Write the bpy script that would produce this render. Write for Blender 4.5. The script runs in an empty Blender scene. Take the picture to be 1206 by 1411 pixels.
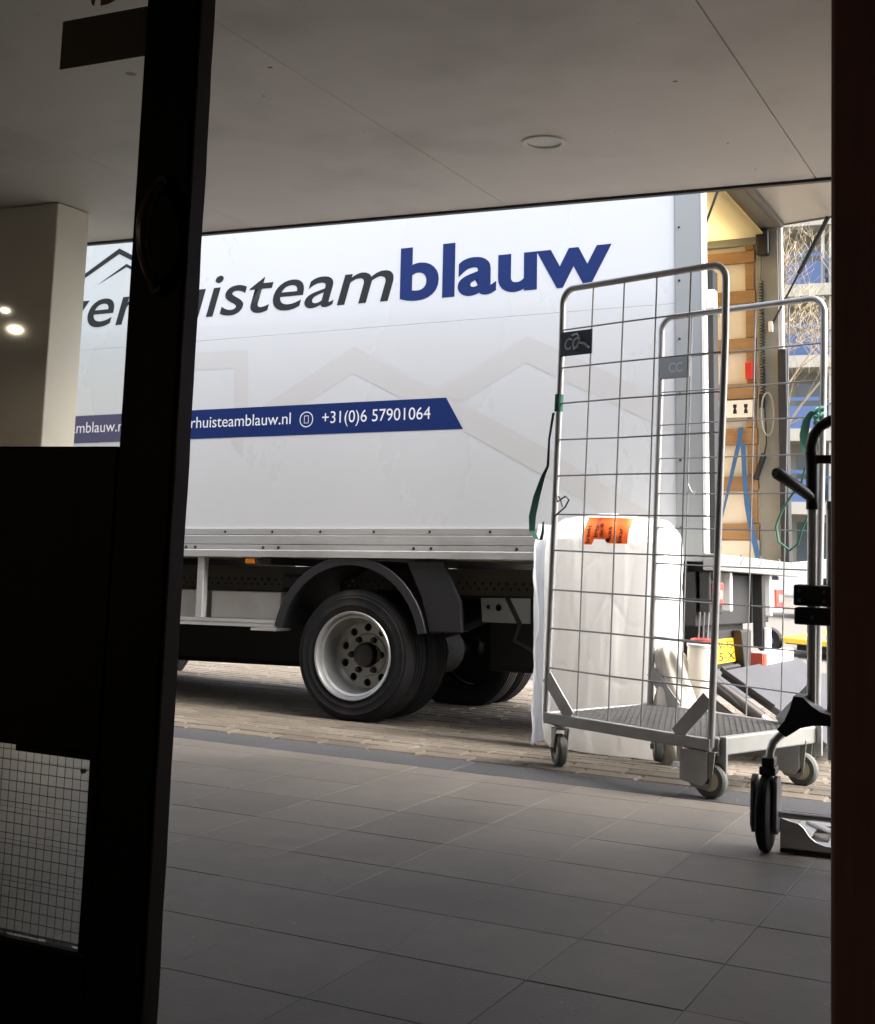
import bpy, bmesh, math, random
from mathutils import Vector, Matrix, noise
from mathutils.geometry import tessellate_polygon
from mathutils.bvhtree import BVHTree
rnd = random.Random(7)
S = bpy.context.scene
COL = S.collection
PI = math.pi

# ------------------------------------------------------------------ camera
cam_d = bpy.data.cameras.new('camera')
cam = bpy.data.objects.new('camera', cam_d)
COL.objects.link(cam)
yaw, pitch, roll = math.radians(26.167), math.radians(6.617), math.radians(2.041)
Fw = Vector((-math.sin(yaw)*math.cos(pitch), math.cos(yaw)*math.cos(pitch), math.sin(pitch)))
R0 = Vector((math.cos(yaw), math.sin(yaw), 0))
U0 = R0.cross(Fw)
Rt = R0*math.cos(roll) + U0*math.sin(roll)
Up = U0*math.cos(roll) - R0*math.sin(roll)
cam.matrix_world = Matrix(((Rt.x, Up.x, -Fw.x, 0), (Rt.y, Up.y, -Fw.y, 0), (Rt.z, Up.z, -Fw.z, 0.80), (0, 0, 0, 1)))
cam_d.sensor_width = 36
cam_d.lens = 45.76
cam_d.shift_y = -0.1183
cam_d.clip_start = 0.05
cam_d.clip_end = 400
S.camera = cam

# ------------------------------------------------------------------ light
SUN_EL, SUN_AZ = 48, 5          # azimuth counted from +X towards +Y: where the sun stands
w = bpy.data.worlds.new('World')
S.world = w
w.use_nodes = True
nt = w.node_tree
sky = nt.nodes.new('ShaderNodeTexSky')
sky.sky_type = 'NISHITA'
sky.sun_disc = False
sky.sun_elevation = math.radians(SUN_EL)
sky.sun_rotation = math.radians(90 - SUN_AZ)
sky.dust_density = 6.0
sky.ozone_density = 0.6
sky.air_density = 0.7
bg = nt.nodes['Background']
hsv = nt.nodes.new('ShaderNodeHueSaturation')
hsv.inputs['Saturation'].default_value = 0.45
nt.links.new(sky.outputs[0], hsv.inputs['Color'])
nt.links.new(hsv.outputs[0], bg.inputs[0])
bg.inputs[1].default_value = 0.15
sd = bpy.data.lights.new('sun', 'SUN')
sun = bpy.data.objects.new('sun', sd)
COL.objects.link(sun)
sd.energy = 0.55
sd.angle = math.radians(40)
sd.color = (1, 0.95, 0.87)
_d = Vector((math.cos(math.radians(SUN_AZ))*math.cos(math.radians(SUN_EL)), math.sin(math.radians(SUN_AZ))*math.cos(math.radians(SUN_EL)), math.sin(math.radians(SUN_EL))))
sun.rotation_euler = _d.to_track_quat('Z', 'Y').to_euler()
vs = S.view_settings
vs.view_transform = 'Standard'
vs.look = 'None'
vs.exposure = 2.6
vs.gamma = 1
S.render.engine = 'CYCLES'
S.cycles.use_denoising = True
S.cycles.max_bounces = 10
S.cycles.diffuse_bounces = 6
S.cycles.transparent_max_bounces = 12

# ------------------------------------------------------------------ materials
def mat(name, col, rough=0.6, metal=0.0, var=0.0, vscale=3.0, rand=0.0, bump=0.0, bscale=60.0, stretch=(1, 1, 1),
        specks=None, spec=0.5, streak=0.0, sscale=8.0, coat=0.0, stain=None, transl=0.0, rvar=0.15):
    m = bpy.data.materials.new(name)
    m.use_nodes = True
    t = m.node_tree
    N, L = t.nodes, t.links
    b = N['Principled BSDF']
    b.inputs['Roughness'].default_value = rough
    b.inputs['Metallic'].default_value = metal
    b.inputs['Specular IOR Level'].default_value = spec
    b.inputs['Coat Weight'].default_value = coat
    geo = N.new('ShaderNodeNewGeometry')
    mp = N.new('ShaderNodeMapping')
    mp.inputs['Scale'].default_value = stretch
    L.new(geo.outputs['Position'], mp.inputs['Vector'])
    rgb = N.new('ShaderNodeRGB')
    rgb.outputs[0].default_value = (*col, 1)
    cur = rgb.outputs[0]

    def scale_by(cur, sock, amt):
        mr = N.new('ShaderNodeMapRange')
        mr.inputs['To Min'].default_value = 1 - amt
        mr.inputs['To Max'].default_value = 1 + amt
        L.new(sock, mr.inputs['Value'])
        vm = N.new('ShaderNodeVectorMath')
        vm.operation = 'SCALE'
        L.new(cur, vm.inputs[0])
        L.new(mr.outputs[0], vm.inputs['Scale'])
        return vm.outputs[0]
    nz = N.new('ShaderNodeTexNoise')
    nz.inputs['Scale'].default_value = vscale
    nz.inputs['Detail'].default_value = 6
    nz.inputs['Roughness'].default_value = 0.65
    L.new(mp.outputs[0], nz.inputs['Vector'])
    if var:
        cur = scale_by(cur, nz.outputs['Fac'], var)
        rr = N.new('ShaderNodeMapRange')
        rr.inputs['To Min'].default_value = max(0.02, rough*(1 - rvar))
        rr.inputs['To Max'].default_value = min(1, rough*(1 + rvar))
        L.new(nz.outputs['Fac'], rr.inputs['Value'])
        L.new(rr.outputs[0], b.inputs['Roughness'])
    if rand:
        oi = N.new('ShaderNodeObjectInfo')
        cur = scale_by(cur, oi.outputs['Random'], rand)
    if streak:
        n2 = N.new('ShaderNodeTexNoise')
        n2.inputs['Scale'].default_value = sscale
        n2.inputs['Detail'].default_value = 4
        L.new(mp.outputs[0], n2.inputs['Vector'])
        cur = scale_by(cur, n2.outputs['Fac'], streak)

    def blend(cur, fac, c2):
        mx = N.new('ShaderNodeMix')
        mx.data_type = 'RGBA'
        L.new(fac, mx.inputs['Factor'])
        L.new(cur, mx.inputs[6])
        mx.inputs[7].default_value = (*c2, 1)
        return mx.outputs[2]
    if stain:
        sc, lo, hi, c2, amt = stain
        n3 = N.new('ShaderNodeTexNoise')
        n3.inputs['Scale'].default_value = sc
        n3.inputs['Detail'].default_value = 5
        L.new(geo.outputs['Position'], n3.inputs['Vector'])
        mr = N.new('ShaderNodeMapRange')
        mr.inputs['From Min'].default_value = lo
        mr.inputs['From Max'].default_value = hi
        mr.inputs['To Max'].default_value = amt
        L.new(n3.outputs['Fac'], mr.inputs['Value'])
        cur = blend(cur, mr.outputs[0], c2)
    if specks:
        for sc, th, c2 in specks:
            v = N.new('ShaderNodeTexVoronoi')
            v.inputs['Scale'].default_value = sc
            L.new(geo.outputs['Position'], v.inputs['Vector'])
            lt = N.new('ShaderNodeMapRange')
            lt.inputs['From Min'].default_value = th
            lt.inputs['From Max'].default_value = th*0.6
            L.new(v.outputs['Distance'], lt.inputs['Value'])
            # only some cells carry a speck
            gt = N.new('ShaderNodeMath')
            gt.operation = 'GREATER_THAN'
            gt.inputs[1].default_value = 0.72
            sx = N.new('ShaderNodeSeparateColor')
            L.new(v.outputs['Color'], sx.inputs[0])
            L.new(sx.outputs[0], gt.inputs[0])
            mu = N.new('ShaderNodeMath')
            mu.operation = 'MULTIPLY'
            L.new(lt.outputs[0], mu.inputs[0])
            L.new(gt.outputs[0], mu.inputs[1])
            cur = blend(cur, mu.outputs[0], c2)
    L.new(cur, b.inputs['Base Color'])
    if bump:
        nb = N.new('ShaderNodeTexNoise')
        nb.inputs['Scale'].default_value = bscale
        nb.inputs['Detail'].default_value = 5
        L.new(mp.outputs[0], nb.inputs['Vector'])
        bp = N.new('ShaderNodeBump')
        bp.inputs['Strength'].default_value = bump
        bp.inputs['Distance'].default_value = 0.01
        L.new(nb.outputs['Fac'], bp.inputs['Height'])
        L.new(bp.outputs[0], b.inputs['Normal'])
    if transl:
        tr = N.new('ShaderNodeBsdfTranslucent')
        L.new(cur, tr.inputs['Color'])
        ms = N.new('ShaderNodeMixShader')
        ms.inputs[0].default_value = transl
        L.new(b.outputs[0], ms.inputs[1])
        L.new(tr.outputs[0], ms.inputs[2])
        L.new(ms.outputs[0], N['Material Output'].inputs['Surface'])
    return m

def glass_mat(name, tint=(0.93, 0.95, 0.94), gloss=0.08):
    m = bpy.data.materials.new(name)
    m.use_nodes = True
    t = m.node_tree
    N, L = t.nodes, t.links
    N.remove(N['Principled BSDF'])
    tr = N.new('ShaderNodeBsdfTransparent')
    tr.inputs[0].default_value = (*tint, 1)
    gl = N.new('ShaderNodeBsdfGlossy')
    gl.inputs['Roughness'].default_value = 0.02
    lw = N.new('ShaderNodeLayerWeight')
    pw = N.new('ShaderNodeMath')
    pw.operation = 'POWER'
    pw.inputs[1].default_value = 4
    L.new(lw.outputs['Facing'], pw.inputs[0])
    fr = N.new('ShaderNodeMath')
    fr.operation = 'MULTIPLY_ADD'
    fr.inputs[1].default_value = 0.5
    fr.inputs[2].default_value = gloss*0.5
    L.new(pw.outputs[0], fr.inputs[0])
    ms = N.new('ShaderNodeMixShader')
    L.new(fr.outputs[0], ms.inputs[0])
    L.new(tr.outputs[0], ms.inputs[1])
    L.new(gl.outputs[0], ms.inputs[2])
    L.new(ms.outputs[0], N['Material Output'].inputs['Surface'])
    return m

M = {}
M['tile'] = mat('tile', (0.158, 0.141, 0.122), 0.55, var=0.22, vscale=2.2, rand=0.09, bump=0.10, bscale=110, streak=0.14, sscale=14, spec=0.4,
                specks=[(17, 0.07, (0.27, 0.25, 0.23)), (7, 0.045, (0.02, 0.018, 0.016)), (2.6, 0.025, (0.012, 0.011, 0.010))], stain=(1.3, 0.48, 0.72, (0.075, 0.066, 0.058), 0.6))
M['grout'] = mat('grout', (0.105, 0.095, 0.084), 0.9, var=0.3, vscale=20)
M['kerb'] = mat('kerb', (0.047, 0.047, 0.050), 0.75, var=0.25, vscale=14, rand=0.12, bump=0.3, bscale=120, specks=[(40, 0.12, (0.3, 0.29, 0.27))])
M['brick'] = mat('brick', (0.094, 0.077, 0.056), 0.85, var=0.35, vscale=22, rand=0.25, bump=0.35, bscale=110, streak=0.25, sscale=70,
                 specks=[(55, 0.16, (0.28, 0.24, 0.18)), (38, 0.12, (0.09, 0.075, 0.06))], stain=(2.2, 0.5, 0.72, (0.17, 0.14, 0.11), 0.6))
M['sand'] = mat('sand', (0.17, 0.14, 0.105), 0.95, var=0.4, vscale=30, bump=0.4)
M['road'] = mat('road', (0.125, 0.112, 0.094), 0.9, var=0.2, vscale=2.5, bump=0.3, bscale=40, streak=0.15, sscale=30)
M['asphalt'] = mat('asphalt', (0.055, 0.055, 0.058), 0.9, var=0.25, vscale=8, bump=0.4, bscale=120)
M['soffit'] = mat('soffit', (0.69, 0.665, 0.63), 0.55, var=0.09, vscale=0.9, rand=0.02, streak=0.05, sscale=5, bump=0.03, bscale=30,
                  specks=[(7.5, 0.040, (0.20, 0.175, 0.15)), (3.1, 0.030, (0.17, 0.15, 0.13)), (1.7, 0.034, (0.27, 0.235, 0.20)), (15, 0.06, (0.40, 0.37, 0.33))],
                  stain=(2.2, 0.52, 0.78, (0.33, 0.30, 0.26), 0.4))
M['soffit_gap'] = mat('soffit_gap', (0.40, 0.37, 0.34), 0.8)
M['column'] = mat('column', (0.70, 0.645, 0.55), 0.6, var=0.08, vscale=3, bump=0.08, bscale=40, specks=[(16, 0.05, (0.25, 0.22, 0.18))], stain=(4, 0.55, 0.8, (0.38, 0.33, 0.26), 0.5))
M['render'] = mat('render', (0.27, 0.25, 0.23), 0.85, var=0.1, vscale=4, bump=0.2)
M['black_trim'] = mat('black_trim', (0.012, 0.012, 0.013), 0.45)
M['door'] = mat('door', (0.0022, 0.0016, 0.0016), 0.5, var=0.3, vscale=6, stretch=(6, 6, 0.6), spec=0.04)
M['door_edge'] = mat('door_edge', (0.030, 0.012, 0.010), 0.6, var=0.4, vscale=14, stretch=(3, 3, 0.7), spec=0.2)
M['jamb'] = mat('jamb', (0.165, 0.078, 0.072), 0.42, var=0.35, vscale=3, stretch=(5, 5, 0.5), bump=0.08, bscale=16, streak=0.18, sscale=24)
M['hall'] = mat('hall', (0.22, 0.20, 0.18), 0.9, var=0.1)
M['handle_wood'] = mat('handle_wood', (0.05, 0.02, 0.010), 0.35, var=0.3, vscale=12, stretch=(4, 4, 0.6))
M['glass'] = glass_mat('glass')
M['lamp_glow'] = bpy.data.materials.new('lamp_glow')
M['lamp_glow'].use_nodes = True
_b = M['lamp_glow'].node_tree.nodes['Principled BSDF']
_b.inputs['Emission Color'].default_value = (1.0, 0.82, 0.58, 1)
_b.inputs['Emission Strength'].default_value = 3200.0
M['sticker'] = mat('sticker', (0.055, 0.045, 0.038), 0.7, var=0.1)
M['red_sticker'] = mat('red_sticker', (0.16, 0.008, 0.010), 0.6)
M['wire'] = mat('wire', (0.06, 0.06, 0.06), 0.5, metal=0.6)
M['lens'] = mat('lens', (0.62, 0.61, 0.59), 0.35)
M['trim_white'] = mat('trim_white', (0.66, 0.645, 0.62), 0.4)
M['panel'] = mat('panel', (0.555, 0.57, 0.578), 0.28, var=0.045, vscale=0.8, bump=0.05, bscale=1.6, coat=0.25, stain=(1.2, 0.42, 0.95, (0.47, 0.46, 0.44), 0.16), stretch=(1, 1, 0.55), specks=[(5, 0.02, (0.25, 0.24, 0.22))], rvar=0.35)
M['watermark'] = mat('watermark', (0.518, 0.516, 0.508), 0.32, var=0.02)
M['flap'] = mat('flap', (0.36, 0.35, 0.335), 0.35, var=0.08, vscale=2)
M['ink'] = mat('ink', (0.024, 0.026, 0.028), 0.5, spec=0.12)
M['blue'] = mat('blue', (0.010, 0.025, 0.115), 0.45, var=0.06, vscale=2, spec=0.15)
M['print_white'] = mat('print_white', (0.72, 0.74, 0.78), 0.4)
M['alu'] = mat('alu', (0.50, 0.50, 0.49), 0.42, metal=0.55, var=0.15, vscale=3, stretch=(1, 6, 14), bump=0.03, bscale=20, stain=(3.5, 0.5, 0.75, (0.24, 0.235, 0.22), 0.5))
M['grey_post'] = mat('grey_post', (0.27, 0.285, 0.285), 0.5, metal=0.1, var=0.08, vscale=4)
M['white_edge'] = mat('white_edge', (0.72, 0.72, 0.69), 0.45, var=0.05)
M['rubber'] = mat('rubber', (0.016, 0.016, 0.017), 0.7, var=0.3, vscale=20, bump=0.1)
M['tyre'] = mat('tyre', (0.009, 0.009, 0.010), 0.8, spec=0.25, var=0.35, vscale=9, bump=0.12, bscale=60, stain=(6, 0.5, 0.8, (0.07, 0.06, 0.05), 0.4))
M['mud'] = mat('mud', (0.010, 0.010, 0.012), 0.5, var=0.3, vscale=8, bump=0.1, bscale=50)
M['chassis'] = mat('chassis', (0.010, 0.0095, 0.009), 0.6, var=0.4, vscale=8)
M['rim'] = mat('rim', (0.37, 0.375, 0.375), 0.36, metal=0.65, var=0.15, vscale=12, stain=(9, 0.52, 0.8, (0.12, 0.10, 0.08), 0.5))
M['disc'] = mat('disc', (0.30, 0.295, 0.28), 0.5, metal=0.35, var=0.2, vscale=14)
M['toolbox'] = mat('toolbox', (0.34, 0.33, 0.305), 0.6, var=0.1, stain=(5, 0.5, 0.8, (0.2, 0.19, 0.17), 0.5))
M['amber'] = mat('amber', (0.55, 0.16, 0.01), 0.25)
M['red_lens'] = mat('red_lens', (0.72, 0.045, 0.035), 0.22)
M['pink_lens'] = mat('pink_lens', (0.8, 0.30, 0.22), 0.25)
M['plate_yellow'] = mat('plate_yellow', (0.85, 0.47, 0.015), 0.4)
M['ply'] = mat('ply', (0.66, 0.61, 0.53), 0.7, var=0.08, vscale=2, stain=(3, 0.5, 0.8, (0.5, 0.42, 0.30), 0.4))
M['batten'] = mat('batten', (0.30, 0.175, 0.080), 0.6, var=0.3, vscale=5, rand=0.1, stretch=(0.8, 4, 7), streak=0.2, sscale=14, specks=[(9, 0.05, (0.12, 0.05, 0.02))])
M['roof'] = mat('roof', (0.80, 0.69, 0.44), 0.6, var=0.04, transl=0.75)
M['header'] = mat('header', (0.13, 0.125, 0.115), 0.55, var=0.12, vscale=6)
M['galv'] = mat('galv', (0.36, 0.365, 0.365), 0.38, metal=0.75, var=0.22, vscale=28, stain=(14, 0.5, 0.75, (0.24, 0.23, 0.21), 0.5))
M['galv_wire'] = mat('galv_wire', (0.26, 0.265, 0.27), 0.42, metal=0.6, var=0.2, vscale=30)
M['zinc'] = mat('zinc', (0.235, 0.24, 0.225), 0.55, metal=0.25, var=0.15, vscale=14, stain=(8, 0.5, 0.8, (0.3, 0.29, 0.26), 0.5))
M['navy_plate'] = mat('navy_plate', (0.035, 0.05, 0.085), 0.5, var=0.3, vscale=30)
M['chalk'] = mat('chalk', (0.46, 0.48, 0.52), 0.7, var=0.3, vscale=60)
M['steel_plate'] = mat('steel_plate', (0.30, 0.32, 0.33), 0.5, metal=0.3, var=0.15)
M['caster'] = mat('caster', (0.10, 0.105, 0.10), 0.7, var=0.3, vscale=30)
M['cream'] = mat('cream', (0.62, 0.57, 0.42), 0.5, var=0.15, vscale=20)
M['green_strap'] = mat('green_strap', (0.018, 0.085, 0.06), 0.8, var=0.25, vscale=60, bump=0.2, bscale=300)
M['green_cord'] = mat('green_cord', (0.08, 0.26, 0.19), 0.7, var=0.15)
M['blue_strap'] = mat('blue_strap', (0.035, 0.11, 0.26), 0.8, var=0.2, vscale=30)
M['foil'] = mat('foil', (0.92, 0.915, 0.90), 0.24, var=0.03, vscale=3, coat=0.4, transl=0.4, bump=0.32, bscale=11, stretch=(2.4, 2.4, 0.55))
M['loose_foil'] = mat('loose_foil', (0.80, 0.83, 0.88), 0.2, var=0.05, vscale=6, coat=0.5, transl=0.45, bump=0.35, bscale=18, stretch=(2, 2, 0.6))
M['orange'] = mat('orange', (0.92, 0.145, 0.02), 0.45, var=0.06)
M['roll'] = mat('roll', (0.83, 0.80, 0.73), 0.5, var=0.04, transl=0.3)
M['bag'] = mat('bag', (0.78, 0.73, 0.64), 0.45, var=0.08, vscale=8, stretch=(2, 2, 0.5), bump=0.3, bscale=14)
M['black_plastic'] = mat('black_plastic', (0.014, 0.014, 0.015), 0.42, var=0.2, vscale=20)
M['alu_tube'] = mat('alu_tube', (0.55, 0.55, 0.54), 0.33, metal=0.85, var=0.1, vscale=20)
M['grey_hub'] = mat('grey_hub', (0.14, 0.14, 0.145), 0.5, var=0.2)
M['platform'] = mat('platform', (0.062, 0.063, 0.070), 0.8, spec=0.15, var=0.12, vscale=6, bump=0.06, bscale=80, stain=(2.5, 0.5, 0.75, (0.03, 0.03, 0.033), 0.5))
M['piston'] = mat('piston', (0.035, 0.030, 0.027), 0.45, metal=0.4, var=0.2, vscale=12)
M['apt_wall'] = mat('apt_wall', (0.34, 0.32, 0.26), 0.85, var=0.06)
M['apt_slab'] = mat('apt_slab', (0.44, 0.42, 0.36), 0.8, var=0.05, vscale=0.7)
M['apt_blue'] = mat('apt_blue', (0.075, 0.125, 0.26), 0.6, var=0.08, rand=0.15)
M['apt_glass'] = mat('apt_glass', (0.10, 0.12, 0.13), 0.08, var=0.3, vscale=0.6, spec=0.8)
M['apt_dark'] = mat('apt_dark', (0.05, 0.055, 0.06), 0.6)
M['bark'] = mat('bark', (0.33, 0.27, 0.18), 0.9, var=0.3, vscale=20)
M['car_white'] = mat('car_white', (0.80, 0.80, 0.79), 0.25, coat=0.6)
M['car_red'] = mat('car_red', (0.30, 0.03, 0.03), 0.25, coat=0.6)
M['car_glass'] = mat('car_glass', (0.03, 0.035, 0.04), 0.08, spec=0.8)
M['yellow'] = mat('yellow', (0.80, 0.55, 0.03), 0.5, var=0.08)
M['red_paint'] = mat('red_paint', (0.55, 0.03, 0.02), 0.4)
M['dark_red'] = mat('dark_red', (0.32, 0.05, 0.025), 0.45)

# ------------------------------------------------------------------ mesh helpers
class MB:
    def __init__(s):
        s.v, s.f = [], []

    def add(s, vs, fs):
        o = len(s.v)
        s.v += [tuple(x) for x in vs]
        s.f += [tuple(o+i for i in f) for f in fs]
        return s

    def box(s, x0, x1, y0, y1, z0, z1):
        vs = [(x0, y0, z0), (x1, y0, z0), (x1, y1, z0), (x0, y1, z0), (x0, y0, z1), (x1, y0, z1), (x1, y1, z1), (x0, y1, z1)]
        return s.add(vs, [(0, 3, 2, 1), (4, 5, 6, 7), (0, 1, 5, 4), (1, 2, 6, 5), (2, 3, 7, 6), (3, 0, 4, 7)])

    def bar(s, p, q, wx, wy, up=(0, 0, 1)):
        p, q = Vector(p), Vector(q)
        d = (q-p).normalized()
        a = d.cross(Vector(up))
        if a.length < 1e-4:
            a = d.cross(Vector((1, 0, 0)))
        a.normalize()
        b = a.cross(d)
        vs = []
        for c in (p, q):
            for i, j in ((-1, -1), (1, -1), (1, 1), (-1, 1)):
                vs.append(c + a*(i*wx/2) + b*(j*wy/2))
        return s.add(vs, [(0, 3, 2, 1), (4, 5, 6, 7), (0, 1, 5, 4), (1, 2, 6, 5), (2, 3, 7, 6), (3, 0, 4, 7)])

    def tube(s, pts, r, n=8, caps=True):
        pts = [Vector(p) for p in pts]
        rs = r if isinstance(r, (list, tuple)) else [r]*len(pts)
        prev = None
        rings = []
        for i, p in enumerate(pts):
            t = (pts[min(i+1, len(pts)-1)] - pts[max(i-1, 0)]).normalized()
            if prev is None:
                a = t.cross(Vector((0, 0, 1)))
                if a.length < 0.05:
                    a = t.cross(Vector((0, 1, 0)))
                a.normalize()
            else:
                a = (prev - t*prev.dot(t)).normalized()
            prev = a
            b = t.cross(a)
            rings.append([p + a*(rs[i]*math.cos(2*PI*k/n)) + b*(rs[i]*math.sin(2*PI*k/n)) for k in range(n)])
        vs = [x for r_ in rings for x in r_]
        fs = []
        for i in range(len(rings)-1):
            for k in range(n):
                k2 = (k+1) % n
                fs.append((i*n+k, i*n+k2, (i+1)*n+k2, (i+1)*n+k))
        if caps:
            fs.append(tuple(range(n-1, -1, -1)))
            fs.append(tuple((len(rings)-1)*n+k for k in range(n)))
        return s.add(vs, fs)

    def lathe(s, prof, c=(0, 0, 0), axis='y', n=40, closed=False):
        vs, fs = [], []
        for r, h in prof:
            for k in range(n):
                u, v_ = r*math.cos(2*PI*k/n), r*math.sin(2*PI*k/n)
                p = {'y': (u, h, v_), 'z': (u, v_, h), 'x': (h, u, v_)}[axis]
                vs.append((p[0]+c[0], p[1]+c[1], p[2]+c[2]))
        m = len(prof)
        for i in range(m if closed else m-1):
            j = (i+1) % m
            for k in range(n):
                k2 = (k+1) % n
                fs.append((i*n+k, i*n+k2, j*n+k2, j*n+k))
        return s.add(vs, fs)

    def prism(s, poly, fn0, fn1):
        """polygon outline (2d) to a solid: fn0 / fn1 place the two faces"""
        n = len(poly)
        tri = tessellate_polygon([[Vector((x, y, 0)) for x, y in poly]])
        vs = [fn0(x, y) for x, y in poly] + [fn1(x, y) for x, y in poly]
        fs = [tuple(t) for t in tri] + [tuple(n+i for i in reversed(t)) for t in tri]
        fs += [(i, n+i, n+(i+1) % n, (i+1) % n) for i in range(n)]
        return s.add(vs, fs)

    def plate(s, outer, holes, fn0, fn1):
        loops = [outer]+holes
        flat = [p for l in loops for p in l]
        tri = tessellate_polygon([[Vector((x, y, 0)) for x, y in l] for l in loops])
        n = len(flat)
        vs = [fn0(x, y) for x, y in flat] + [fn1(x, y) for x, y in flat]
        fs = [tuple(t) for t in tri] + [tuple(n+i for i in reversed(t)) for t in tri]
        o = 0
        for l in loops:
            k = len(l)
            fs += [(o+i, n+o+i, n+o+(i+1) % k, o+(i+1) % k) for i in range(k)]
            o += k
        return s.add(vs, fs)

    def build(s, name, m, parent=None, bevel=0.0, smooth=False, seg=2, angle=35):
        me = bpy.data.meshes.new(name)
        me.from_pydata(s.v, [], s.f)
        bm = bmesh.new()
        bm.from_mesh(me)
        bmesh.ops.recalc_face_normals(bm, faces=bm.faces)
        bm.to_mesh(me)
        bm.free()
        me.materials.append(m)
        if smooth:
            me.polygons.foreach_set('use_smooth', [True]*len(me.polygons))
            me.set_sharp_from_angle(angle=math.radians(angle))
        o = bpy.data.objects.new(name, me)
        COL.objects.link(o)
        if parent:
            o.parent = parent
        if bevel:
            b = o.modifiers.new('bevel', 'BEVEL')
            b.width = bevel
            b.segments = seg
            b.limit_method = 'ANGLE'
        return o

def circ(cx, cy, r, n=14):
    return [(cx+r*math.cos(2*PI*k/n), cy+r*math.sin(2*PI*k/n)) for k in range(n)]

def arc(c, r, a0, a1, n=8):
    return [(c[0]+r*math.cos(a0+(a1-a0)*i/n), c[1]+r*math.sin(a0+(a1-a0)*i/n)) for i in range(n+1)]

def tag(o, label=None, cat=None, group=None, kind=None):
    if label: o['label'] = label
    if cat: o['category'] = cat
    if group: o['group'] = group
    if kind: o['kind'] = kind
    return o

def thing(name, label, cat, loc=(0, 0, 0), rz=0.0, group=None):
    o = bpy.data.objects.new(name, None)
    o.empty_display_size = 0.1
    COL.objects.link(o)
    o.location = loc
    o.rotation_euler = (0, 0, rz)
    return tag(o, label, cat, group)

def share(name, me, parent=None, loc=(0, 0, 0), rot=(0, 0, 0)):
    o = bpy.data.objects.new(name, me)
    COL.objects.link(o)
    if parent: o.parent = parent
    o.location = loc
    o.rotation_euler = rot
    return o

def text_mesh(name, body, m, place, x0, x1, size_y, shear=0.0, bold=0.0, parent=None, base=0.0, spacing=1.0):
    """lettering: body fitted between x0 and x1, glyph em size size_y; place(x, z) maps onto the surface"""
    cu = bpy.data.curves.new(name, 'FONT')
    cu.body = body
    cu.size = 1.0
    cu.shear = shear
    cu.offset = bold
    cu.space_character = spacing
    cu.resolution_u = 6
    o = bpy.data.objects.new(name, cu)
    COL.objects.link(o)
    bpy.context.view_layer.update()
    dg = bpy.context.evaluated_depsgraph_get()
    me = bpy.data.meshes.new_from_object(o.evaluated_get(dg))
    bpy.data.objects.remove(o)
    xs = [v.co.x for v in me.vertices]
    a, b = min(xs), max(xs)
    for v in me.vertices:
        v.co = place(x0 + (v.co.x-a)/(b-a)*(x1-x0), base + v.co.y*size_y)
    me.materials.clear()
    me.materials.append(m)
    me.name = name
    o = bpy.data.objects.new(name, me)
    COL.objects.link(o)
    if parent: o.parent = parent
    return o

# ------------------------------------------------------------------ ground
def street_z(y):
    pts = [(-99, 0), (4.75, 0), (5.75, -0.095), (8.5, -0.15), (500, -0.15)]
    for (a, za), (b, zb) in zip(pts, pts[1:]):
        if y <= b:
            return za + (zb-za)*(y-a)/(b-a)
    return -0.15

g = MB()
ys = [4.515, 4.75, 5.75, 8.5, 60, 250]
for y0, y1 in zip(ys, ys[1:]):
    z0, z1 = street_z(y0)-0.012, street_z(y1)-0.012
    g.add([(-200, y0, z0), (200, y0, z0), (200, y1, z1), (-200, y1, z1)], [(0, 1, 2, 3)])
tag(g.build('street', M['road']), kind='structure')

# terrace floor: one base with square tiles let into grout
T0, TX0, TP = 1.4555, -0.632, 0.2985
fl = MB().box(-6.0, 2.6, 1.38, 4.28, -0.10, -0.0032).build('terrace_floor', M['grout'])
tag(fl, kind='structure')
def tile_mesh(sx, sy, h=0.02, bev=0.0012, gap=0.0018, m=None, name='tile'):
    a, b = sx/2-gap/2, sy/2-gap/2
    c, d = a-bev, b-bev
    vs = [(-a, -b, -h), (a, -b, -h), (a, b, -h), (-a, b, -h), (-a, -b, -bev), (a, -b, -bev), (a, b, -bev), (-a, b, -bev), (-c, -d, 0), (c, -d, 0), (c, d, 0), (-c, d, 0)]
    fs = [(8, 9, 10, 11)]
    for i in range(4):
        j = (i+1) % 4
        fs += [(i, j, j+4, i+4), (i+4, j+4, j+8, i+8)]
    me = bpy.data.meshes.new(name)
    me.from_pydata(vs, [], fs)
    me.materials.append(m)
    return me
tm = tile_mesh(TP, TP, m=M['tile'])
te = tile_mesh(TP, 4.28-(T0+9*TP), m=M['tile'])
for i in range(-7, 14):
    for j in range(10):
        x = TX0 - TP*(i+0.5)
        y = T0 + TP*(j+0.5) if j < 9 else (T0+9*TP+4.28)/2
        share('tile', tm if j < 9 else te, fl, (x, y, rnd.uniform(-0.0004, 0.0004)), (rnd.uniform(-.0008, .0008), rnd.uniform(-.0008, .0008), 0))
# dark kerb band between terrace and street
kb = MB().box(-6.0, 2.6, 4.28, 4.515, -0.12, -0.012).build('kerb_band', M['grout'])
tag(kb, kind='structure')
km = tile_mesh(0.80, 0.235, m=M['kerb'], gap=0.005, bev=0.004, name='kerb_stone')
for i in range(10):
    share('kerb_stone', km, kb, (-5.6+i*0.80, 4.3975, rnd.uniform(-.002, .001)))

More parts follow.
